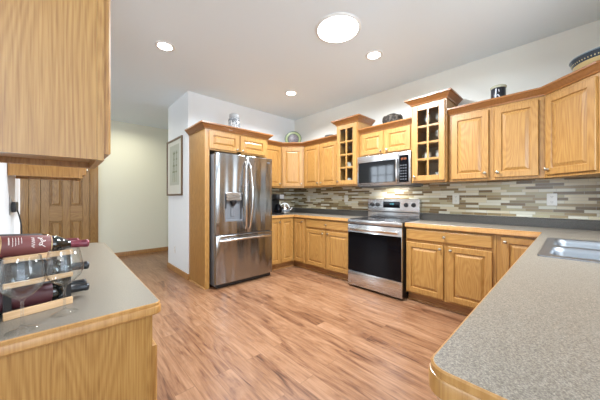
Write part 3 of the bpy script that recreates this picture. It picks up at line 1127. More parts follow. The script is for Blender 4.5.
def fridge_door(x0, x1, z0, z1, hole=None):
    """gently bowed steel door with optional recess (x0,x1,z0,z1)"""
    b = B()
    mid, wd = RW / 2, RW / 2
    xs = sorted(set([x0, x0 + 0.004, x0 + 0.012] + [x0 + (x1 - x0) * i / 16 for i in range(2, 15)] + [x1 - 0.012, x1 - 0.004, x1] + ([hole[0], hole[1]] if hole else [])))
    zs = sorted(set([z0, z0 + 0.006, z1 - 0.006, z1] + ([hole[2], hole[3]] if hole else [])))
    def fy_(x, z):
        bow = 0.012 * (1 - ((x - mid) / wd) ** 2)
        e = 0.0
        for d in (x - x0, x1 - x):
            if d < 0.012:
                e = max(e, 0.012 * (1 - math.sqrt(max(0, 1 - ((0.012 - d) / 0.012) ** 2))))
        if z - z0 < 0.003 or z1 - z < 0.003:
            e = max(e, 0.004)
        return 0.012 - bow + e
    grid = {}
    for i, x in enumerate(xs):
        for j, z in enumerate(zs):
            grid[i, j] = b.bm.verts.new((x, fy_(x, z), z))
    back = {}
    for i, x in enumerate(xs):
        for j, z in enumerate(zs):
            if i in (0, len(xs) - 1) or j in (0, len(zs) - 1):
                back[i, j] = b.bm.verts.new((x, 0.058, z))
    for i in range(len(xs) - 1):
        for j in range(len(zs) - 1):
            cx_, cz_ = (xs[i] + xs[i + 1]) / 2, (zs[j] + zs[j + 1]) / 2
            if hole and hole[0] < cx_ < hole[1] and hole[2] < cz_ < hole[3]:
                continue
            b.bm.faces.new((grid[i, j], grid[i + 1, j], grid[i + 1, j + 1], grid[i, j + 1]))
    per = [(i, 0) for i in range(len(xs))] + [(len(xs) - 1, j) for j in range(1, len(zs))] + [(i, len(zs) - 1) for i in range(len(xs) - 2, -1, -1)] + [(0, j) for j in range(len(zs) - 2, 0, -1)]
    for a, c in zip(per, per[1:] + per[:1]):
        b.bm.faces.new((grid[a], back[a], back[c], grid[c]))
    return b


dh = (0.125, 0.385, 0.885, 1.275)
dl = finish('door', fridge_door(0.0, RW / 2 - 0.002, 0.712, 1.795, dh), STEELV, t, 0.5)
drr = finish('door', fridge_door(RW / 2 + 0.002, RW, 0.712, 1.795), STEELV, t, 0.5)
fz = finish('freezer_drawer', fridge_door(0.0, RW, 0.065, 0.700), STEELV, t, 0.5)
# dispenser
b = B()
b.box(dh[0], dh[0] + 0.010, 0.001, 0.06, dh[2], dh[3]); b.box(dh[1] - 0.010, dh[1], 0.001, 0.06, dh[2], dh[3])
b.box(dh[0] + 0.01, dh[1] - 0.01, 0.052, 0.060, dh[2], dh[3]); b.box(dh[0] + 0.01, dh[1] - 0.01, 0.002, 0.052, dh[2], dh[2] + 0.02)
dp = finish('dispenser', b, DGREY, dl, 0.4)
finish('control_panel', B().box(dh[0] + 0.010, dh[1] - 0.010, 0.0015, 0.051, 1.165, 1.274, 0.004, 1), STEELH, dp, 0.4)
finish('side_trim', B().box(dh[0] - 0.002, dh[0] + 0.016, -0.004, 0.0010, 1.06, dh[3] - 0.02, 0.0015, 1).box(dh[1] - 0.016, dh[1] + 0.002, -0.004, 0.0010, 1.06, dh[3] - 0.02, 0.0015, 1), BLACK, dp, 0.4)
finish('spout', B().lathe([(0.045, 0), (0.045, 0.02), (0.03, 0.05), (0.022, 0.07), (0.0005, 0.07)], ((dh[0] + dh[1]) / 2, 0.03, 1.164), 18, '-z'), BLACK, dp)
finish('paddle', B().box((dh[0] + dh[1]) / 2 - 0.03, (dh[0] + dh[1]) / 2 + 0.03, 0.040, 0.050, 0.95, 1.07, 0.004, 1), DGREY, dp, 0.5)
# bowed handles
for x, dr_ in ((RW / 2 - 0.042, dl), (RW / 2 + 0.042, drr)):
    pts = []
    for k in range(21):
        s = k / 20
        z = 0.775 + s * (1.70 - 0.775)
        out = -0.012 - 0.056 * math.sin(math.pi * min(1, max(0, s)) ) ** 0.45
        sgn = -1 if x < RW / 2 else 1
        pts.append((x + sgn * (0.012 - 0.024 * math.sin(math.pi * s)) * -1, out, z))
    finish('handle', B().tube(pts, 0.0125, 12), CHROME, dr_, 1.2)
pts = []
for k in range(25):
    s = k / 24
    pts.append((0.045 + s * (RW - 0.09), -0.004 - 0.060 * math.sin(math.pi * s) ** 0.4, 0.635 + 0.012 * math.sin(math.pi * s)))
finish('handle', B().tube(pts, 0.015, 12), CHROME, fz, 1.2)
b = B()
b.box(RW - 0.105, RW - 0.05, 0.0065, 0.011, 1.725, 1.737)
finish('badge', b, DGREY, drr, 0)

# ------------------------------------------------------------------ stove
t = thing('stove', 'stainless steel electric range with black glass oven door and glass cooktop', 'stove', (2.874, 2.104, 0), AM90)
SW, SD = 0.758, WBX - 2.874 - 0.012
finish('body', B().box(0.002, SW - 0.002, 0.03, SD, 0.03, 0.905, 0.003, 1), BLACK, t, 0.4)
for x in (0.05, SW - 0.05):
    for y in (0.09, SD - 0.06):
        finish('foot', B().lathe([(0.018, 0), (0.018, 0.03)], (x, y, 0), 12), BLACK, t)
fd = finish('storage_drawer', B().box(0, SW, 0, 0.03, 0.030, 0.218, 0.004, 2), STEELH, t, 0.5)
od = finish('oven_door', B().box(0, SW, 0.002, 0.0295, 0.226, 0.848, 0.004, 2), STEELH, t, 0.5)
finish('door_glass', B().box(0.004, SW - 0.004, -0.004, 0.003, 0.228, 0.745, 0.002, 1), BGLASS, od, 0.4)
hb = B()
hb.box(0.03, SW - 0.03, -0.052, -0.026, 0.770, 0.812, 0.009, 3)
hb.box(0.05, 0.085, -0.030, 0.004, 0.775, 0.807, 0.004, 1)
hb.box(SW - 0.085, SW - 0.05, -0.030, 0.004, 0.775, 0.807, 0.004, 1)
finish('oven_handle', hb, CHROME, od, 0.6)
finish('front_trim', B().box(0, SW, -0.002, 0.03, 0.858, 0.9125, 0.005, 2), STEELH, t, 0.5)
ct = finish('cooktop', B().box(0.001, SW - 0.001, 0.03, SD - 0.075, 0.9055, 0.9175, 0.003, 1), COOK, t, 0.4)
bz = B()
for x, y, r in ((0.19, 0.16, 0.10), (0.56, 0.16, 0.085), (0.19, 0.40, 0.075), (0.56, 0.40, 0.10), (0.375, 0.42, 0.05)):
    n = 40
    ri = [[(x + q * math.cos(2 * math.pi * i / n), y + q * math.sin(2 * math.pi * i / n), 0.9178) for i in range(n)] for q in (r, r - 0.004)]
    bz.rings(ri, False, False)
finish('burner_ring', bz, simple('burner_line', (0.10, 0.10, 0.10), 0.3), ct, 0)
bk = finish('backguard', B().box(0.0, SW, SD - 0.075, SD - 0.002, 0.9055, 1.185, 0.006, 2), STEELH, t, 0.5)
finish('vent_slot', B().box(0.004, SW - 0.004, SD - 0.0765, SD - 0.074, 1.000, 1.012), BLACK, bk, 0)
finish('display', B().box(0.25, 0.50, SD - 0.078, SD - 0.074, 1.062, 1.150, 0.002, 1), BGLASS, bk, 0.4)
dg = B()
# clock digits 12:00 as seven-segment bars
def seg(b, x, z, w_, h_, on, y):
    th_ = 0.0022
    S = {'a': (x, x + w_, z + h_ - th_, z + h_), 'd': (x, x + w_, z, z + th_), 'g': (x, x + w_, z + h_ / 2 - th_ / 2, z + h_ / 2 + th_ / 2),
         'f': (x, x + th_, z + h_ / 2, z + h_), 'e': (x, x + th_, z, z + h_ / 2), 'b': (x + w_ - th_, x + w_, z + h_ / 2, z + h_), 'c': (x + w_ - th_, x + w_, z, z + h_ / 2)}
    for s_ in on:
        a0, a1, c0, c1 = S[s_]
        b.box(a0, a1, y - 0.001, y, c0, c1)
for i, on in enumerate(['bc', 'abged', 'abcdef', 'abcdef']):
    seg(dg, 0.345 + i * 0.017 + (0.004 if i > 1 else 0), 1.106, 0.011, 0.020, on, SD - 0.0781)
finish('clock_digits', dg, DISP, bk, 0)
for x in (0.075, 0.165, 0.585, 0.685):
    kb = B().lathe([(0.030, 0), (0.030, 0.004), (0.026, 0.006), (0.024, 0.026), (0.021, 0.030), (0.0005, 0.0302)], (x, SD - 0.0755, 1.105), 24, '-y')
    kb.box(x - 0.003, x + 0.003, SD - 0.1075, SD - 0.1055, 1.108, 1.128)
    finish('knob', kb, BLACK, bk, 0.7)

# ------------------------------------------------------------------ microwave
t = thing('microwave', 'stainless steel over-the-range microwave with black glass door', 'microwave', (3.060, 2.077, 1.352), AM90)
MW, MD, MH = 0.752, WBX - 3.060 - 0.012, 0.420
finish('body', B().box(0.001, MW - 0.001, 0.025, MD, 0.002, MH, 0.003, 1), DGREY, t, 0.4)
DWX = 0.588
b = B()
b.box(0, DWX, 0, 0.025, 0.012, MH, 0.003, 2)
md = finish('door', b, STEELH, t, 0.5)
finish('door_glass', B().box(0.02, DWX - 0.018, -0.003, 0.001, 0.055, 0.335, 0.002, 1), simple('microwave_glass', (0.004, 0.004, 0.005), 0.05, spec=0.6), md, 0.4)
finish('handle', B().box(DWX - 0.014, DWX + 0.012, -0.034, -0.004, 0.052, 0.345, 0.008, 2).box(DWX - 0.010, DWX - 0.002, -0.01, 0.002, 0.07, 0.10).box(DWX - 0.010, DWX - 0.002, -0.01, 0.002, 0.30, 0.33), CHROME, md, 0.6)
lg = B()
for i, wd in enumerate((0.010, 0.008, 0.010, 0.008, 0.009)):
    x = 0.335 + i * 0.0135
    lg.box(x, x + wd, -0.001, 0.0005, 0.372, 0.384)
finish('badge', lg, DGREY, md, 0)
cp = finish('control_panel', B().box(DWX + 0.002, MW, 0, 0.025, 0.012, MH, 0.003, 2), STEELH, t, 0.5)
finish('keypad_glass', B().box(DWX + 0.022, MW - 0.022, -0.003, 0.001, 0.042, 0.375, 0.002, 1), BGLASS, cp, 0.4)
kp = B()
for r in range(6):
    for c in range(3):
        x, z = DWX + 0.040 + c * 0.030, 0.075 + r * 0.034
        kp.box(x, x + 0.016, -0.0036, -0.0029, z, z + 0.010)
finish('button', kp, simple('keypad_print', (0.13, 0.135, 0.145), 0.4), cp, 0)
dg = B()
for i, on in enumerate(['bc', 'abged', 'abcdef', 'abcdef']):
    seg(dg, DWX + 0.040 + i * 0.019 + (0.004 if i > 1 else 0), 0.318, 0.012, 0.022, on, -0.0030)
finish('clock_digits', dg, DISPO, cp, 0)
finish('vent_grille', B().box(0.02, MW - 0.02, 0.03, MD - 0.02, -0.006, 0.0025), BLACK, t, 0)
area('cooktop_lamp', (3.30, 1.71, 1.338), (3.34, 1.71, 0.9), 0.30, 0.05, 2.4, (1.0, 0.97, 0.92))


# ------------------------------------------------------------------ ceiling lights
def recessed(x, y, label):
    t = thing('recessed_light', label, 'ceiling light', (x, y, CH), 0, 'round recessed ceiling lights')
    n = 36
    finish('trim_ring', B().lathe([(0.066, 0.0), (0.092, 0.0), (0.090, 0.006), (0.072, 0.010), (0.066, 0.006)], (0, 0, 0), n, '-z', False, False), WHITE, t, 0.8)
    finish('lens', B().lathe([(0.068, 0.0015), (0.068, 0.006), (0.05, 0.009), (0.0005, 0.010)], (0, 0, 0), n, '-z'), LENS, t, 0.8)
    area('recessed_lamp', (x, y, CH - 0.02), (x, y, 0), 0.14, 0.14, 20, (0.93, 0.98, 1.03), 'DISK', 150)


recessed(0.784, 2.875, 'small round recessed ceiling light nearest the hallway opening')
recessed(2.507, 1.487, 'small round recessed ceiling light next to the large round one')
recessed(2.509, 2.873, 'small round recessed ceiling light near the stove-wall corner')
t = thing('ceiling_light', 'large round flush ceiling light with glowing white diffuser', 'ceiling light', (1.877, 1.487, CH))
finish('trim_ring', B().lathe([(0.185, 0.0), (0.212, 0.0), (0.208, 0.008), (0.192, 0.014), (0.185, 0.010)], (0, 0, 0), 56, '-z', False, False), WHITE, t, 0.8)
finish('diffuser', B().lathe([(0.188, 0.001), (0.188, 0.010), (0.14, 0.022), (0.07, 0.028), (0.0005, 0.030)], (0, 0, 0), 56, '-z'), LENSB, t, 0.9)
area('round_lamp', (1.877, 1.487, CH - 0.04), (1.877, 1.487, 0), 0.36, 0.36, 78, (0.87, 0.975, 1.09), 'DISK', 170)
area('hall_lamp', (0.9, 5.6, CH - 0.03), (0.9, 5.6, 0), 0.2, 0.2, 10, (0.94, 0.92, 0.76), 'DISK', 160)


# ------------------------------------------------------------------ outlets and switches
def plate(name, label, loc, rz, kind='outlet', mat=IVORY):
    t = thing(name, label, 'outlet' if kind == 'outlet' else 'switch', loc, rz, 'wall plates')
    finish('cover', B().box(-0.036, 0.036, -0.007, -0.0005, -0.058, 0.058, 0.004, 2), mat, t, 0.5)
    if kind == 'outlet':
        for z in (-0.026, 0.026):
            s = finish('socket', B().box(-0.016, 0.016, -0.0085, -0.0068, z - 0.016, z + 0.016, 0.0008, 1), mat, t, 0.5)
            finish('slot', B().box(-0.008, -0.005, -0.0089, -0.0083, z - 0.002, z + 0.008).box(0.005, 0.008, -0.0089, -0.0083, z - 0.002, z + 0.008).box(-0.002, 0.002, -0.0089, -0.0083, z - 0.010, z - 0.006), BLACK, s, 0)
    else:
        finish('toggle', B().box(-0.006, 0.006, -0.018, -0.006, -0.012, 0.012, 0.003, 2), mat, t, 0.5)
    return t


wx = WBX - 0.010
plate('wall_outlet', 'ivory outlet on the tile near the refrigerator-side corner', (wx, 3.43, 1.185), AM90)
plate('light_switch', 'ivory switch plate on the tile under the glass cabinet beside the stove', (wx, 2.56, 1.185), AM90, 'switch')
plate('wall_outlet', 'ivory outlet on the tile just to the sink side of the stove', (wx, 0.95, 1.188), AM90)
plate('wall_outlet', 'white outlet on the tile behind the sink', (wx, 0.132, 1.185), AM90, 'outlet', WHITE)
plate('wall_outlet', 'white outlet low on the white wall end beside the refrigerator enclosure', (1.36, 4.44, 0.36), AM90, 'outlet', WHITE)
t = plate('wall_outlet', 'white outlet behind the wine bottles, holding a black charger', (WCX, 2.44, 1.15), A90, 'outlet', WHITE)
t = thing('charger', 'black plug-in charger with a hanging cord in the outlet behind the wine bottles', 'charger', (WCX, 2.44, 1.14), A90)
finish('adapter', B().box(-0.065, 0.055, -0.030, -0.0095, -0.03, 0.035, 0.006, 2), BLACK, t, 0.5)
pts = [(0.0 + 0.13 * s + 0.02 * math.sin(3 * s), -0.03 - 0.012 * math.sin(math.pi * s), -0.02 - 0.29 * s ** 1.15) for s in [k / 16 for k in range(17)]]
finish('cord', B().tube(pts, 0.004, 8), BLACK, t, 1.2)

# ------------------------------------------------------------------ framed picture on the wall end
t = thing('picture_frame', 'framed botanical print in a thin brown frame on the white wall end', 'picture', (1.36, 4.44, 1.70), AM90)
PW, PH = 0.375, 0.46
b = B()
fr = 0.028
for x0, x1, z0, z1 in ((-PW, -PW + fr, -PH, PH), (PW - fr, PW, -PH, PH), (-PW + fr, PW - fr, -PH, -PH + fr), (-PW + fr, PW - fr, PH - fr, PH)):
    b.box(x0, x1, -0.024, -0.001, z0, z1, 0.004, 1)
finish('frame', b, simple('brown_frame', (0.13, 0.072, 0.032), 0.4), t, 0.4)
finish('mat_board', B().box(-PW + fr, PW - fr, -0.010, -0.002, -PH + fr, PH - fr), simple('mat_board', (0.62, 0.61, 0.54), 0.7), t, 0)
pr = finish('print', B().box(-0.23, 0.23, -0.0125, -0.010, -0.29, 0.36), simple('print_paper', (0.44, 0.45, 0.37), 0.7), t, 0)
b = B()
random.seed(3)
stems = [(-0.06, 0.10), (0.02, -0.06), (0.10, 0.03)]
for x0, lean in stems:
    pts = [(x0 + lean * s * s, -0.0135, -0.24 + 0.5 * s) for s in [k / 10 for k in range(11)]]
    b.tube(pts, 0.003, 5)
    for k in range(3, 11, 2):
        p = pts[k]
        for sg in (-1, 1):
            b.lathe([(0.0005, 0), (0.016, 0.0006), (0.0005, 0.0012)], (p[0] + sg * 0.02, p[1] + 0.001, p[2] + 0.015), 10, '-y')
finish('drawing', b, simple('drawing_ink', (0.24, 0.26, 0.17), 0.7), pr, 0)

# ------------------------------------------------------------------ things on top of the cabinets
# patterned canister on the refrigerator enclosure
t = thing('canister', 'grey and white patterned canister with a lid on top of the refrigerator enclosure', 'canister', (1.860, 3.40, 2.1915))
t.scale = (1.0, 1.0, 1.3)
def band_mat(name, c1, c2, scale, c3=None):
    m, nt, b_ = new_mat(name)
    tc = nt.nodes.new('ShaderNodeTexCoord')
    v = nt.nodes.new('ShaderNodeTexVoronoi')
    v.inputs['Scale'].default_value = scale
    nt.links.new(tc.outputs['Object'], v.inputs['Vector'])
    rp = ramp(nt, [(0.0, c1), (0.42, c2), (0.62, c3 or c2)], 'CONSTANT')
    nt.links.new(v.outputs['Distance'], rp.inputs[0])
    nt.links.new(rp.outputs[0], b_.inputs['Base Color'])
    b_.inputs['Roughness'].default_value = 0.35
    return m
CAN = band_mat('canister_pattern', (0.42, 0.43, 0.44), (0.12, 0.13, 0.14), 26, (0.55, 0.55, 0.54))
CANL = simple('canister_grey', (0.36, 0.37, 0.38), 0.35)
finish('jar', B().lathe([(0.078, 0), (0.084, 0.006), (0.084, 0.115), (0.076, 0.130), (0.066, 0.136), (0.0005, 0.136)], (0, 0, 0), 36), [CAN], t, 0.7)
finish('lid', B().lathe([(0.070, 0.1365), (0.072, 0.150), (0.070, 0.178), (0.062, 0.184), (0.0005, 0.186)], (0, 0, 0), 36), CANL, t, 0.7)
finish('band', B().lathe([(0.0845, 0.100), (0.0855, 0.102), (0.0855, 0.114), (0.0845, 0.116)], (0, 0, 0), 36, 'z', False, False), DGREY, t, 0.7)

# round plate on the angled corner cabinet
t = thing('decorative_plate', 'round green-rimmed plate standing upright on top of the angled corner cabinet', 'plate', (3.165, 3.56, UT + 0.001), R(-45))
zc = 0.165
PR = 0.155
tilt = Matrix.Rotation(R(-12), 4, 'X')
def plate_part(name, prof, mat, par):
    b_ = B()
    tmp = B().lathe(prof, (0, 0, 0), 48, '-y', False, False)
    b_.merge(tmp.bm, Matrix.Translation((0, 0, zc)) @ tilt)
    return finish(name, b_, mat, par, 0.8)
GRN = simple('green_glaze', (0.32, 0.37, 0.17), 0.3)
PUR = band_mat('purple_glaze', (0.09, 0.065, 0.09), (0.17, 0.14, 0.14), 40)
DKG = simple('dark_green_glaze', (0.07, 0.10, 0.07), 0.3)
plate_part('rim', [(0.0005, 0.0), (0.08, 0.0), (PR - 0.008, 0.022), (PR, 0.027), (PR, 0.031), (PR - 0.010, 0.029), (PR - 0.014, 0.027)], DKG, t)
plate_part('rim_band', [(PR - 0.0145, 0.0275), (0.125, 0.024), (0.108, 0.0195)], GRN, t)
plate_part('well_ring', [(0.1085, 0.0198), (0.104, 0.0185), (0.094, 0.0150)], DKG, t)
plate_part('well', [(0.0945, 0.0152), (0.075, 0.008), (0.0005, 0.006)], PUR, t)
st = B()
for x in (-0.05, 0.05):
    st.tube([(x, -0.055, 0.004), (x, -0.03, 0.006), (x, 0.05, 0.006), (x, 0.02, 0.11)], 0.004, 8)
st.tube([(-0.05, 0.05, 0.006), (0.05, 0.05, 0.006)], 0.004, 8)
tag(finish('plate_stand', st, BLACK, None, 1.0, (3.165, 3.56, UT + 0.001)), 'thin black wire stand holding the round green-rimmed plate', 'stand').rotation_euler = (0, 0, R(-45))

# small dish
tag(finish('small_dish', B().lathe([(0.04, 0), (0.05, 0.004), (0.085, 0.055), (0.088, 0.075), (0.084, 0.075), (0.08, 0.055), (0.045, 0.010), (0.0005, 0.009)], (0, 0, 0), 36),
           simple('dark_blue_glaze', (0.07, 0.075, 0.075), 0.5), None, 0.9, (3.25, 2.74, UT + 0.001)), 'small dark dish on the cabinet top just before the tall glass cabinet', 'dish').scale = (1, 1, 1.4)

# dark carved bowl over the microwave cabinet
STONE = band_mat('dark_stone', (0.022, 0.017, 0.014), (0.045, 0.036, 0.028), 30, (0.075, 0.062, 0.05))
STONE.node_tree.nodes['Principled BSDF'].inputs['Specular IOR Level'].default_value = 0.15
STONE.node_tree.nodes['Principled BSDF'].inputs['Roughness'].default_value = 0.7
b = B()
n = 40
rs = []
for r, z in [(0.06, 0), (0.095, 0.015), (0.120, 0.045), (0.132, 0.085), (0.126, 0.115), (0.108, 0.138), (0.095, 0.141), (0.086, 0.130), (0.098, 0.09), (0.06, 0.03), (0.001, 0.02)]:
    rs.append([(r * (1 + 0.05 * math.sin(3 * a + 1) + 0.03 * math.sin(7 * a + z * 40)) * math.cos(a), 1.05 * r * (1 + 0.05 * math.sin(2 * a)) * math.sin(a), z + 0.006 * math.sin(4 * a) * (z > 0.03)) for a in [2 * math.pi * i / n for i in range(n)]])
b.rings(rs)
tag(finish('stone_bowl', b, STONE, None, 1.0, (3.27, 1.66, UT + 0.001)), 'dark rough carved bowl on top of the cabinet over the microwave', 'bowl').scale = (1, 1, 1.3)

# black canister with white figure
t = thing('canister', 'black canister with cream lid and white figure on the two-door cabinet top', 'canister', (3.26, 0.515, UT + 0.001), R(-80))
finish('can', B().lathe([(0.060, 0), (0.062, 0.003), (0.062, 0.185), (0.060, 0.188), (0.0005, 0.188)], (0, 0, 0), 40), simple('black_tin', (0.018, 0.02, 0.028), 0.3), t, 0.7)
finish('lid', B().lathe([(0.064, 0.186), (0.068, 0.192), (0.069, 0.204), (0.064, 0.210), (0.0005, 0.212)], (0, 0, 0), 40), simple('cream_lid', (0.48, 0.46, 0.33), 0.4), t, 0.7)
fg = B()
def on_cyl(a, z, r=0.0632):
    return (r * math.sin(a), -r * math.cos(a), z)
for path, rad in (([(-0.30, 0.175), (-0.32, 0.14), (-0.36, 0.10), (-0.30, 0.06), (-0.34, 0.03)], 0.0075), ([(-0.32, 0.105), (-0.05, 0.112), (0.18, 0.085)], 0.006), ([(0.18, 0.085), (0.46, 0.055)], 0.0045), ([(0.02, 0.165), (0.10, 0.14)], 0.004)):
    fg.tube([on_cyl(a, z) for a, z in path], rad * 0.8, 8)
finish('white_figure', fg, simple('white_enamel', (0.68, 0.69, 0.74), 0.35), t, 1.0)

# large patterned bowl
t = thing('decorative_bowl', 'large cream bowl with a dark blue-black patterned rim on the angled corner cabinet', 'bowl', (3.05, -0.19, UT + 0.0025))
t.scale = (0.86, 0.86, 0.80)
BR = 0.235
finish('base', B().lathe([(0.10, 0), (0.105, 0.008), (0.15, 0.05), (0.195, 0.10), (0.218, 0.145), (0.214, 0.146), (0.19, 0.104), (0.145, 0.056), (0.09, 0.016), (0.0005, 0.013)], (0, 0, 0), 64), simple('cream_glaze', (0.60, 0.46, 0.22), 0.3), t, 0.9)
DKB = simple('dark_blue_rim', (0.035, 0.05, 0.065), 0.25)
rb = finish('rim', B().lathe([(0.2185, 0.1455), (0.228, 0.170), (0.234, 0.196), (0.240, 0.204), (0.240, 0.212), (0.230, 0.213), (0.220, 0.175), (0.2145, 0.1465)], (0, 0, 0), 64, 'z', False, False), DKB, t, 0.9)
tr = B()
for i in range(64):
    a = 2 * math.pi * i / 64
    for (z, rr_, s_) in ((0.165, 0.2266, 0.006),):
        c, s = math.cos(a), math.sin(a)
        tr.merge(B().box(-0.002, 0.0012, -s_ * 0.6, s_ * 0.6, -s_, s_).bm, Matrix.Translation((rr_ * c, rr_ * s, z)) @ Matrix.Rotation(a, 4, 'Z') @ Matrix.Rotation(R(20), 4, 'Y'))
finish('rim_pattern', tr, simple('rim_cream', (0.45, 0.40, 0.22), 0.3), rb, 0)
finish('rim_edge', B().lathe([(0.2405, 0.203), (0.2425, 0.208), (0.2405, 0.2135), (0.229, 0.2140)], (0, 0, 0), 64, 'z', False, False), simple('grey_blue_edge', (0.16, 0.21, 0.24), 0.3), rb, 0.9)

# ------------------------------------------------------------------ on the far counter
t = thing('coffee_maker', 'black coffee maker on the corner counter right beside the refrigerator', 'coffee maker', (2.735, 3.50, 0.915))
b = B()
b.box(-0.085, 0.085, -0.10, 0.14, 0, 0.03, 0.006, 2)
b.box(-0.085, 0.085, 0.04, 0.14, 0.0305, 0.26, 0.008, 2)
b.box(-0.085, 0.085, -0.10, 0.14, 0.2605, 0.35, 0.012, 2)
finish('housing', b, BLACK, t, 0.5)
finish('trim_panel', B().box(-0.02, 0.07, -0.104, -0.0995, 0.27, 0.34, 0.002, 1), simple('silver_trim', (0.55, 0.55, 0.57), 0.3, 0.8), t, 0.4)
finish('carafe', B().lathe([(0.045, 0.031), (0.062, 0.05), (0.064, 0.10), (0.045, 0.16), (0.043, 0.175), (0.0005, 0.178)], (0, -0.03, 0), 28), BGLASS, t, 0.8)
t = thing('kettle', 'round silver and white kettle on the corner counter beside the coffee maker', 'kettle', (2.955, 3.56, 0.915), R(-30))
finish('kettle_body', B().lathe([(0.060, 0), (0.085, 0.010), (0.098, 0.05), (0.095, 0.085), (0.075, 0.125), (0.045, 0.142), (0.0005, 0.145)], (0, 0, 0), 36), CHROME, t, 0.9)
finish('dark_band', B().lathe([(0.0965, 0.040), (0.0995, 0.044), (0.0995, 0.074), (0.0965, 0.08)], (0, 0, 0), 36, 'z', False, False), DGREY, t, 0.8)
finish('lid_knob', B().lathe([(0.008, 0.144), (0.008, 0.152), (0.018, 0.160), (0.016, 0.172), (0.0005, 0.174)], (0, 0, 0), 20), WHITE, t, 0.8)
finish('handle', B().tube([(-0.085 * math.cos(a), 0, 0.105 + 0.085 * math.sin(a)) for a in [math.pi * k / 14 for k in range(15)]], 0.008, 10), WHITE, t, 1.2)
finish('spout', B().tube([(0.080, 0, 0.06), (0.12, 0, 0.085), (0.14, 0, 0.115)], 0.013, 12), CHROME, t, 1.2)

# ------------------------------------------------------------------ left side: desk-height counter, wall cabinets
ZL = 0.80
LX, LY0, LY1 = 0.287 - E0, 1.083 + E0, 2.935
rc = 0.02
lf = [(WCX + 0.003, LY0), (LX - rc, LY0)] + arc(LX - rc, LY0 + rc, rc, -90, 0, 5) + [(LX, LY1 - 0.11), (LX - 0.045, LY1 - 0.015), (LX - 0.08, LY1), (WCX + 0.003, LY1)]
t = thing('countertop', 'lower speckled grey-brown countertop carrying the wine rack and wine glasses', 'countertop', (0, 0, 0), 0, 'speckled countertops')
finish('laminate_top', B().poly([lf], ZL - 0.034, ZL), LAM, t, 0.35)
finish('wood_edge', B().sweep(edge_prof(ZL, 0.044, 0), lf), OAKE, t, 0.5)
t = thing('desk_cabinet', 'oak desk-height base cabinet with a plain side panel under the wine counter', 'cabinet', (LX - 0.022, 1.108, 0), A90)
WL, DL_ = LY1 - 0.02 - 1.108, LX - 0.022 - WCX - 0.003
finish('carcass', B().box(0.019, WL, 0.019, DL_, 0.0, ZL - 0.0445), OAKZ, t, 0.35)
finish('end_panel', B().box(0, 0.0185, 0.019, DL_, 0.0, ZL - 0.0445), OAKZ, t, 0.35)
f = B()
n = 3
for i in range(n + 1):
    x = (WL - 0.04) * i / n
    f.box(x, x + 0.04, 0, 0.0188, 0.0, ZL - 0.0445)
finish('face_frame', f, OAKZ, t, 0.35)
for i in range(n):
    x0, x1 = (WL - 0.04) * i / n + 0.012, (WL - 0.04) * (i + 1) / n + 0.028
    add_door(t, x0, x1, 0.10, 0.622, x1 - 0.04, 0.58)


def left_upper(label, y0, y1, z0, z1, xf=0.108):
    W = y1 - y0
    D = xf - WCX - 0.003
    t = thing('wall_cabinet', label, 'cabinet', (xf, y0, 0), A90, 'oak wall cabinets')
    b = B()
    b.box(0.019, W - 0.019, 0.02, D, z0 + 0.022, z1)
    finish('carcass', b, OAKZ, t, 0.35)
    finish('side_panel', B().box(0, 0.0185, 0.0195, D, z0, z1), OAKZ, t, 0.35)
    finish('side_panel', B().box(W - 0.0185, W, 0.0195, D, z0, z1), OAKZ, t, 0.35)
    f = B()
    f.box(0, 0.04, 0, 0.019, z0 - 0.002, z1); f.box(W - 0.04, W, 0, 0.019, z0 - 0.002, z1)
    f.box(0.04, W - 0.04, 0, 0.0188, z0 - 0.002, z0 + 0.04); f.box(0.04, W - 0.04, 0, 0.0188, z1 - 0.04, z1)
    finish('face_frame', f, OAKZ, t, 0.35)
    add_door(t, 0.014, W - 0.014, z0 + 0.022, z1 - 0.02, W - 0.045, z0 + 0.08)
    return t


left_upper('large oak wall cabinet with a plain side panel above the wine rack', 1.098, 1.44, 1.330, 2.22)
left_upper('oak wall cabinet hanging before the panelled hall door, mostly hidden by the large one', 2.30, 2.68, 1.336, 2.22)

# white box on the counter near the wall
t = thing('paper_box', 'white flat box lying on the lower counter behind the wine bottles', 'box', (-0.135, 1.80, ZL + 0.0005), R(3))
finish('box', B().box(-0.085, 0.085, -0.16, 0.16, 0, 0.17, 0.003, 1), simple('white_card', (0.76, 0.75, 0.73), 0.6), t, 0.4)
finish('box_lid', B().box(-0.087, 0.087, -0.162, 0.162, 0.1702, 0.195, 0.003, 1), simple('white_card_lid', (0.80, 0.79, 0.77), 0.6), t, 0.4)

# ------------------------------------------------------------------ wine rack, bottles, glasses
AN = math.atan2(0.25, 0.968)
P0 = Vector((-0.136, 1.253))
dv = Vector((math.cos(AN), math.sin(AN)))
nv = Vector((-math.sin(AN), math.cos(AN)))
RL = 0.175                                     # slat length
t = thing('wine_rack', 'small wood and black metal wine rack with wooden rails on the counter', 'wine rack', (P0.x, P0.y, ZL), AN)
tiers = [(0.0005, 0.026, 0.0150), (0.103, 0.120, 0.1035), (0.187, 0.205, 0.194)]    # rail bottom, rail top, bar top
RD = 0.187
for z0, z1, zb in tiers:
    for y in (0.0, RD):
        finish('rail', B().box(0, RL, y, y + 0.012, z0, z1, 0.0015, 1), SLAT, t, 0.4)
for x in (0.002, RL - 0.020):
    f = B()
    for y in (0.0125, RD - 0.012):
        f.box(x, x + 0.018, y, y + 0.0115, 0.0006, 0.205)
    for z0, z1, zb in tiers:
        zq = zb if x < 0.1 else zb - 0.0105
        f.box(x, x + 0.018, 0.024, RD - 0.012, max(0.0006, zq - 0.010), zq)
    finish('end_frame', f, BLACK, t, 0.4)


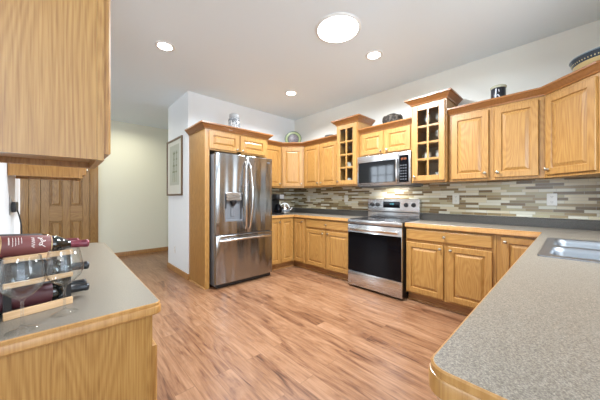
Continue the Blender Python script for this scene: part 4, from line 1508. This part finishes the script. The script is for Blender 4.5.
def bottle(label, t0, off, zbase, foil, lab, roll=0.0, script=False, lab_span=(0.055, 0.185)):
    """bottle lying along the rack; t0 = distance of its base along the rail"""
    r = 0.0372
    p = P0 + dv * t0 + nv * off
    tl = R(5.0)                     # the neck rests on the far bar, so the bottle points slightly down
    o = bpy.data.objects.new('wine_bottle', None)
    o.location = (p.x, p.y, zbase + r + 0.0012 + (0.020 - t0) * math.tan(tl))
    o.rotation_euler = (0, R(90) + tl, AN)
    COL.objects.link(o)
    tag(o, label, 'bottle', 'wine bottles in the rack')
    prof = [(0.0005, 0.004), (r - 0.006, 0.0), (r - 0.001, 0.003), (r, 0.010), (r, 0.188), (r - 0.002, 0.200), (r - 0.010, 0.218), (0.0185, 0.232), (0.0150, 0.245), (0.0142, 0.290), (0.0152, 0.291), (0.0152, 0.299), (0.0135, 0.301), (0.0005, 0.301)]
    finish('glass_body', B().lathe(prof, (0, 0, 0), 40), BOTTLE, o, 0.9)
    lb = finish('label', B().lathe([(r + 0.0003, lab_span[0]), (r + 0.0006, lab_span[0] + 0.001), (r + 0.0006, lab_span[1] - 0.001), (r + 0.0003, lab_span[1])], (0, 0, 0), 48, 'z', False, False), lab, o, 0.9)
    if script:
        ink = B()
        def pt(a, h):               # a = angle on the cylinder from straight up towards the viewer
            return (-(r + 0.0008) * math.cos(a), -(r + 0.0008) * math.sin(a), h)
        rnd = random.Random(5)
        h = lab_span[0] + 0.012
        for q, (hh, n_) in enumerate(((lab_span[0] + 0.020, 7), (lab_span[0] + 0.029, 9), (lab_span[0] + 0.036, 9), (lab_span[0] + 0.043, 8), (lab_span[0] + 0.050, 6))):
            a = 0.55
            for k in range(n_):
                l_ = rnd.uniform(0.04, 0.10)
                ink.tube([pt(a, hh), pt(a + l_ / 2, hh), pt(a + l_, hh)], 0.0008 if q else 0.0016, 5)
                a += l_ + 0.03
        # flowing script near the shoulder end
        pts = []
        for k in range(60):
            s = k / 59
            pts.append(pt(1.55 - 0.95 * s + 0.10 * math.sin(s * 34), lab_span[1] - 0.030 + 0.006 * math.sin(s * 25 + 0.6) + 0.004 * math.cos(s * 11)))
        ink.tube(pts, 0.0009, 5)
        pts = [pt(1.65 - 1.1 * s, lab_span[1] - 0.052 + 0.004 * math.sin(s * 30)) for s in [k / 30 for k in range(31)]]
        ink.tube(pts, 0.0007, 5)
        finish('lettering', ink, INK, lb, 1.0)
        for hh in (lab_span[0] + 0.002, lab_span[1] - 0.004):
            ed = B()
            ed.lathe([(r + 0.0007, hh), (r + 0.0011, hh + 0.0003), (r + 0.0011, hh + 0.0017), (r + 0.0007, hh + 0.002)], (0, 0, 0), 48, 'z', False, False)
            finish('gold_border', ed, GOLD, lb, 0.9)
    finish('capsule', B().lathe([(0.0158, 0.238), (0.0153, 0.250), (0.0148, 0.2895), (0.0159, 0.2905), (0.0159, 0.3005), (0.0140, 0.3022), (0.0005, 0.3024)], (0, 0, 0), 32, 'z', False, True), foil, o, 0.9)
    return o


ZT = [ZL + tz[2] for tz in tiers]
bottle('wine bottle with maroon label and maroon cap on the front of the top rack tier', -0.060, 0.0615, ZT[2], FOILR, LABELR, 0, True)
bottle('wine bottle with maroon cap behind the maroon-labelled one on the top rack tier', -0.070, 0.1362, ZT[2], FOILR, LABELD)
bottle('wine bottle with black cap on the front of the middle rack tier', -0.060, 0.0615, ZT[1], FOILB, LABELD)
bottle('black-capped wine bottle with maroon label on the front of the bottom rack tier', -0.060, 0.0615, ZT[0], FOILB, LABELM)
bottle('wine bottle with black cap at the back of the bottom rack tier', -0.045, 0.1362, ZT[0], FOILB, LABELD)
# spare bottle lying behind the rack on the white box


def wine_glass(label, x, y):
    h, r, th = 0.222, 0.052, 0.0011
    prof = [(0.0005, 0.0), (0.036, 0.0), (0.0365, 0.0012), (0.026, 0.005), (0.010, 0.0105), (0.0045, 0.016), (0.0036, 0.05), (0.0040, 0.088), (0.008, 0.096), (0.026, 0.108), (0.043, 0.126), (r, 0.148), (0.0515, 0.162), (0.047, 0.190), (0.0410, h),
            (0.0410 - th, h), (0.047 - th, 0.190), (0.0515 - th, 0.162), (r - th, 0.148), (0.043 - th, 0.1268), (0.025, 0.1095), (0.006, 0.0995), (0.0005, 0.0985)]
    t = thing('wine_glass', label, 'glass', (x, y, ZL + 0.0004), 0, 'wine glasses by the rack')
    # bowl with stem and foot
    finish('bowl', B().lathe([(0.0040, 0.0882)] + prof[8:], (0, 0, 0), 48), GLASS, t, 1.4)
    finish('stem', B().lathe([(0.0045, 0.016), (0.0036, 0.05), (0.0040, 0.0878)], (0, 0, 0), 20), GLASSB, t, 1.4)
    finish('foot', B().lathe(prof[2:5] + [(0.0045, 0.0158)], (0, 0, 0), 48, 'z', False, False), GLASS, t, 1.0)
    return t


wine_glass('clear wine glass on the counter before the base end of the wine rack', -0.0854, 1.1326)
wine_glass('clear wine glass on the counter before the neck end of the wine rack', 0.009, 1.208)
